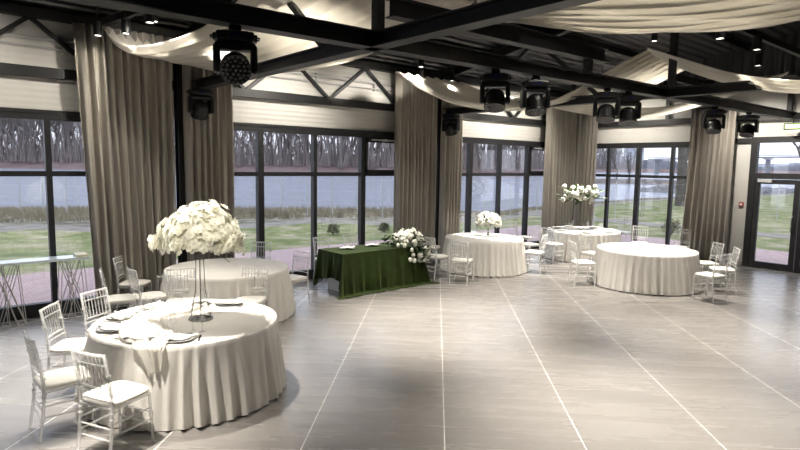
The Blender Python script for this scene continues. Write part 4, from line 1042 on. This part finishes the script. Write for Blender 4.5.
# far bank
def farY(a):
    f = min(1, max(0, (a - .15) / .13)); return 262 + 440 * f * f * (3 - 2 * f)
bm = NB(); prev = None
for i in range(81):
    a = -1.2 + 2.5 * i / 80; row = []
    for d, z in ((-3, -2.6), (0, -1.6), (8, 1.0), (40, 2.0), (140, 5.0)):
        Y = farY(a) + d + 2 * math.sin(a * 31); p = plan(a * Y, Y); p.z = z; row.append(bm.verts.new(p))
    if prev: [bm.faces.new((prev[k], row[k], row[k + 1], prev[k + 1])) for k in range(4)]
    prev = row
struct('far_bank', bm, mat_ground('far_bank_earth', [(.4, (.20, .14, .13)), (.6, (.27, .20, .19))], .1), 'brown far bank of the river below the trees', 'riverbank', smooth=True)
def tree_mesh(seed, h, depth=5, r0=.25, spread=.55):
    rr = random.Random(seed); bm = NB()
    def br(p, d, L, r, k):
        e = p + d * L; m_ = p.lerp(e, .5) + Vector((rr.uniform(-1, 1), rr.uniform(-1, 1), 0)) * L * .05
        tube(bm, [p, m_, e], [r, r * .85, r * .65], 5 if k > 2 else 3, cap=False)
        if k == 0: return
        for _ in range(rr.choice((2, 3, 3))):
            nd = (d + Vector((rr.uniform(-1, 1), rr.uniform(-1, 1), rr.uniform(-.25, .7))) * spread).normalized()
            br(p.lerp(e, rr.uniform(.55, 1)), nd, L * rr.uniform(.62, .82), r * .6, k - 1)
    br(Vector((0, 0, -.3)), Vector((rr.uniform(-.05, .05), rr.uniform(-.05, .05), 1)).normalized(), h * .3, r0, depth); return bm
protos = []
for s_ in range(4):
    bm = tree_mesh(s_ + 3, 19, 6, .33, .62); protos.append(bm)
pm = []
for s_, b_ in enumerate(protos):
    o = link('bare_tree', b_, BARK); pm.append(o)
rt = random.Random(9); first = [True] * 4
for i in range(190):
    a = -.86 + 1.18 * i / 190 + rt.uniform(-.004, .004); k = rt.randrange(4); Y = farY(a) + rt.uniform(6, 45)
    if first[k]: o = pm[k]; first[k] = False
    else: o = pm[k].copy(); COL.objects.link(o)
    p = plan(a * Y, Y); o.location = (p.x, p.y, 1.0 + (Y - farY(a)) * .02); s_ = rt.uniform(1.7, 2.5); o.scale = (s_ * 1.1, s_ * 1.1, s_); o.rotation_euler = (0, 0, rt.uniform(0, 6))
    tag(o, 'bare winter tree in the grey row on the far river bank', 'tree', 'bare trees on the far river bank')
for k in range(4):
    if first[k]: bpy.data.objects.remove(pm[k])
bm = NB(); rt = random.Random(10)                  # thicket behind the trunks
for i in range(9000):
    a = rt.uniform(-1.0, .34); Y = farY(a) + rt.uniform(4, 60); p = plan(a * Y, Y); z = 1.2; hh = rt.uniform(5, 24) * (1 if rt.random() < .6 else .35)
    d = Vector((rt.uniform(-.25, .25), rt.uniform(-.25, .25), 1)); w = rt.uniform(.10, .3)
    r_ = plan(1, 0) - plan(0, 0); p.z = z
    v = [bm.verts.new(p - r_ * w), bm.verts.new(p + r_ * w), bm.verts.new(p + d * hh + r_ * w * .2), bm.verts.new(p + d * hh - r_ * w * .2)]; bm.faces.new(v)
o = link('thicket', bm, TWIG); tag(o, 'grey brown leafless thicket filling the far river bank', 'bushes', kind='stuff')
bm = NB(); rt = random.Random(12)                  # dry reeds on the near bank
for i in range(34000):
    a = rt.uniform(-1.0, .62); Y = shoreY(a) - rt.uniform(-1, 25); p = plan(a * Y, Y); dd = Y - shoreY(a); p.z = -.10 - 2.4 * min(1, max(0, (dd + 26) / 30)) ** 1.3
    hh = rt.uniform(.08, .34) * (1.1 if a < 0 else .5) * (1 + .6 * math.sin(a * 40 + Y * .5)); w = .035
    r_ = plan(1, 0) - plan(0, 0); d = Vector((rt.uniform(-.4, .4), rt.uniform(-.4, .4), 1))
    v = [bm.verts.new(p - r_ * w), bm.verts.new(p + r_ * w), bm.verts.new(p + d * hh)]; bm.faces.new(v)
o = link('reeds', bm, DRYGR); tag(o, 'dry straw coloured reeds and weeds along the near river bank', 'reeds', kind='stuff')
# trees on the right: one big near the window, smaller by the water
def placed_tree(px, Y, z, h, seed, label, r0=.2, depth=6):
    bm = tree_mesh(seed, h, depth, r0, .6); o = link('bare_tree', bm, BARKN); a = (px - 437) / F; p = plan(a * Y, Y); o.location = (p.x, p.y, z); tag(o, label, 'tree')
placed_tree(674, 40, -.3, 17, 21, 'large bare tree on the lawn seen through the right of the end wall window', .42)
placed_tree(604, 78, -1.9, 12, 22, 'bare tree at the water edge beside the room corner curtain', .2)
placed_tree(624, 170, -1.5, 13, 25, 'bare tree on the spit, seen left in the end wall window', .3)
placed_tree(612, 175, -1.5, 14, 26, 'slender bare tree on the spit beside the corner curtain', .3)
placed_tree(790, 60, -.2, 13, 27, 'bare tree seen through the transom over the entrance doors', .25)
bm = NB(); n_ = 40; prev = None                    # wooded spit in the river at the right
for i in range(n_ + 1):
    f = i / n_; a = .27 + .16 * f; row = []
    hgt = 1.2 * math.sin(PI * min(1, f * .9 + .12)) ** .5 if f < .98 else 0
    for d, z in ((-4, -2.4), (0, -1.7 + hgt * .3), (10, -1.4 + hgt * .6), (22, -2.4)):
        Y = 172 + d; p = plan(a * Y, Y); p.z = z; row.append(bm.verts.new(p))
    if prev: [bm.faces.new((prev[k], row[k], row[k + 1], prev[k + 1])) for k in range(3)]
    prev = row
struct('spit', bm, mat_ground('spit_earth', [(.4, (.14, .12, .11)), (.6, (.22, .19, .17))], .4), 'low wooded spit of land in the river', 'spit', smooth=True)
bm = NB(); prev = None                             # stone embankment point
for i in range(31):
    f = i / 30; a = .345 + .26 * f; row = []
    for d, z in ((-2, -2.3), (0, -2.0 + .9 * min(1, f * 5)), (8, -1.9 + 1.1 * min(1, f * 5)), (14, -2.3)):
        Y = 118 - 14 * f + d; p = plan(a * Y, Y); p.z = z + .15 * math.sin(i * 2.1); row.append(bm.verts.new(p))
    if prev: [bm.faces.new((prev[k], row[k], row[k + 1], prev[k + 1])) for k in range(3)]
    prev = row
struct('embankment', bm, mat_ground('grey_rocks', [(.4, (.10, .10, .11)), (.6, (.27, .26, .26))], 1.5), 'grey stone embankment reaching into the river', 'embankment')
# bridge
t = thing('bridge', 'long pale road bridge on piers far down the river', 'bridge', (0, 0, 0))
A_, B_ = plan(.36 * 560, 560), plan(.95 * 470, 470)
bm = NB(); bar(bm, (A_.x, A_.y, 11.5), (B_.x, B_.y, 18.5), 12, 1.2); link('deck', bm, CONC, t)
bm = NB(); bar(bm, (A_.x, A_.y, 13.2), (B_.x, B_.y, 20.2), .4, .6); link('railing', bm, CONC, t)
for k in range(9):
    f = .03 + k * .115; p = A_.lerp(B_, f); zt_ = 11.5 + 7 * f - .9; bm = NB(); box(bm, (p.x, p.y, zt_ / 2 - 2), (3.2, 3.2, zt_ + 2)); box(bm, (p.x, p.y, zt_ - .4), (7, 6, .8)); link('pier', bm, CONC, t)
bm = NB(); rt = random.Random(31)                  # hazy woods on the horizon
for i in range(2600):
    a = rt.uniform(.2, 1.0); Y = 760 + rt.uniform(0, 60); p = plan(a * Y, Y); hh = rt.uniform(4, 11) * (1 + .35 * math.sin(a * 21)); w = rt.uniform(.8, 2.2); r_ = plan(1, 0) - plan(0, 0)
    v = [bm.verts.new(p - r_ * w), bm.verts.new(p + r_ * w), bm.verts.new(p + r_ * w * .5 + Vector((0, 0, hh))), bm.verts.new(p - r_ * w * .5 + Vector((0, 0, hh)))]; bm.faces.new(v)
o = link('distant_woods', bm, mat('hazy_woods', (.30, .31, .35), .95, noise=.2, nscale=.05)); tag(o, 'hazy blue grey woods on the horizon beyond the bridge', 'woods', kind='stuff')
# distant buildings
rt = random.Random(3)
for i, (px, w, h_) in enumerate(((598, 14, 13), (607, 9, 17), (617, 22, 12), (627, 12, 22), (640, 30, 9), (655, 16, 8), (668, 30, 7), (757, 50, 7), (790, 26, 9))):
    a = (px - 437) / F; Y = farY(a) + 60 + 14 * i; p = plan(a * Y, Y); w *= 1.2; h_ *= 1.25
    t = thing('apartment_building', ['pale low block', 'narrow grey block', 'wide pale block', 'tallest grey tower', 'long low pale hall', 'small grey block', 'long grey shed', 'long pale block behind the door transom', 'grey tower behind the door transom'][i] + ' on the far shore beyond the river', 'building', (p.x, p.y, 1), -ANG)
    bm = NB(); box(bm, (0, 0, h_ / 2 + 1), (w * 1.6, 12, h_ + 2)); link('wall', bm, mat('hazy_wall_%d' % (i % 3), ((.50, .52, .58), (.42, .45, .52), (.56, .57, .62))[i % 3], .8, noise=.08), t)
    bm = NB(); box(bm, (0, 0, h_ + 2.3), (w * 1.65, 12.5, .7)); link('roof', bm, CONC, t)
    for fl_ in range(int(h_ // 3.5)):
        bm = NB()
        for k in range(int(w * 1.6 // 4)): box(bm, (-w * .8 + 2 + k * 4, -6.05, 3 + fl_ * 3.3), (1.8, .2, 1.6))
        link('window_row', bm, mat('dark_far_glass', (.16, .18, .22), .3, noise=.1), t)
# thin site fence with posts on the lawn
t = thing('wire_fence', 'thin grey post and wire fence crossing the lawn before the river', 'fence')
prev = None
for k in range(44):
    a = -.95 + k * .045; Y = 27 + 5 * max(0, a); p = plan(a * Y, Y); bm = NB(); tube(bm, [(p.x, p.y, -.2), (p.x, p.y, 1.75)], .022, 6); link('post', bm, GREYP, t)
    if prev is not None:
        bm = NB(); [tube(bm, [(prev.x, prev.y, z), (p.x, p.y, z)], .005, 4) for z in (.5, 1.1, 1.65)]; link('wire', bm, GREYP, t)
    prev = p
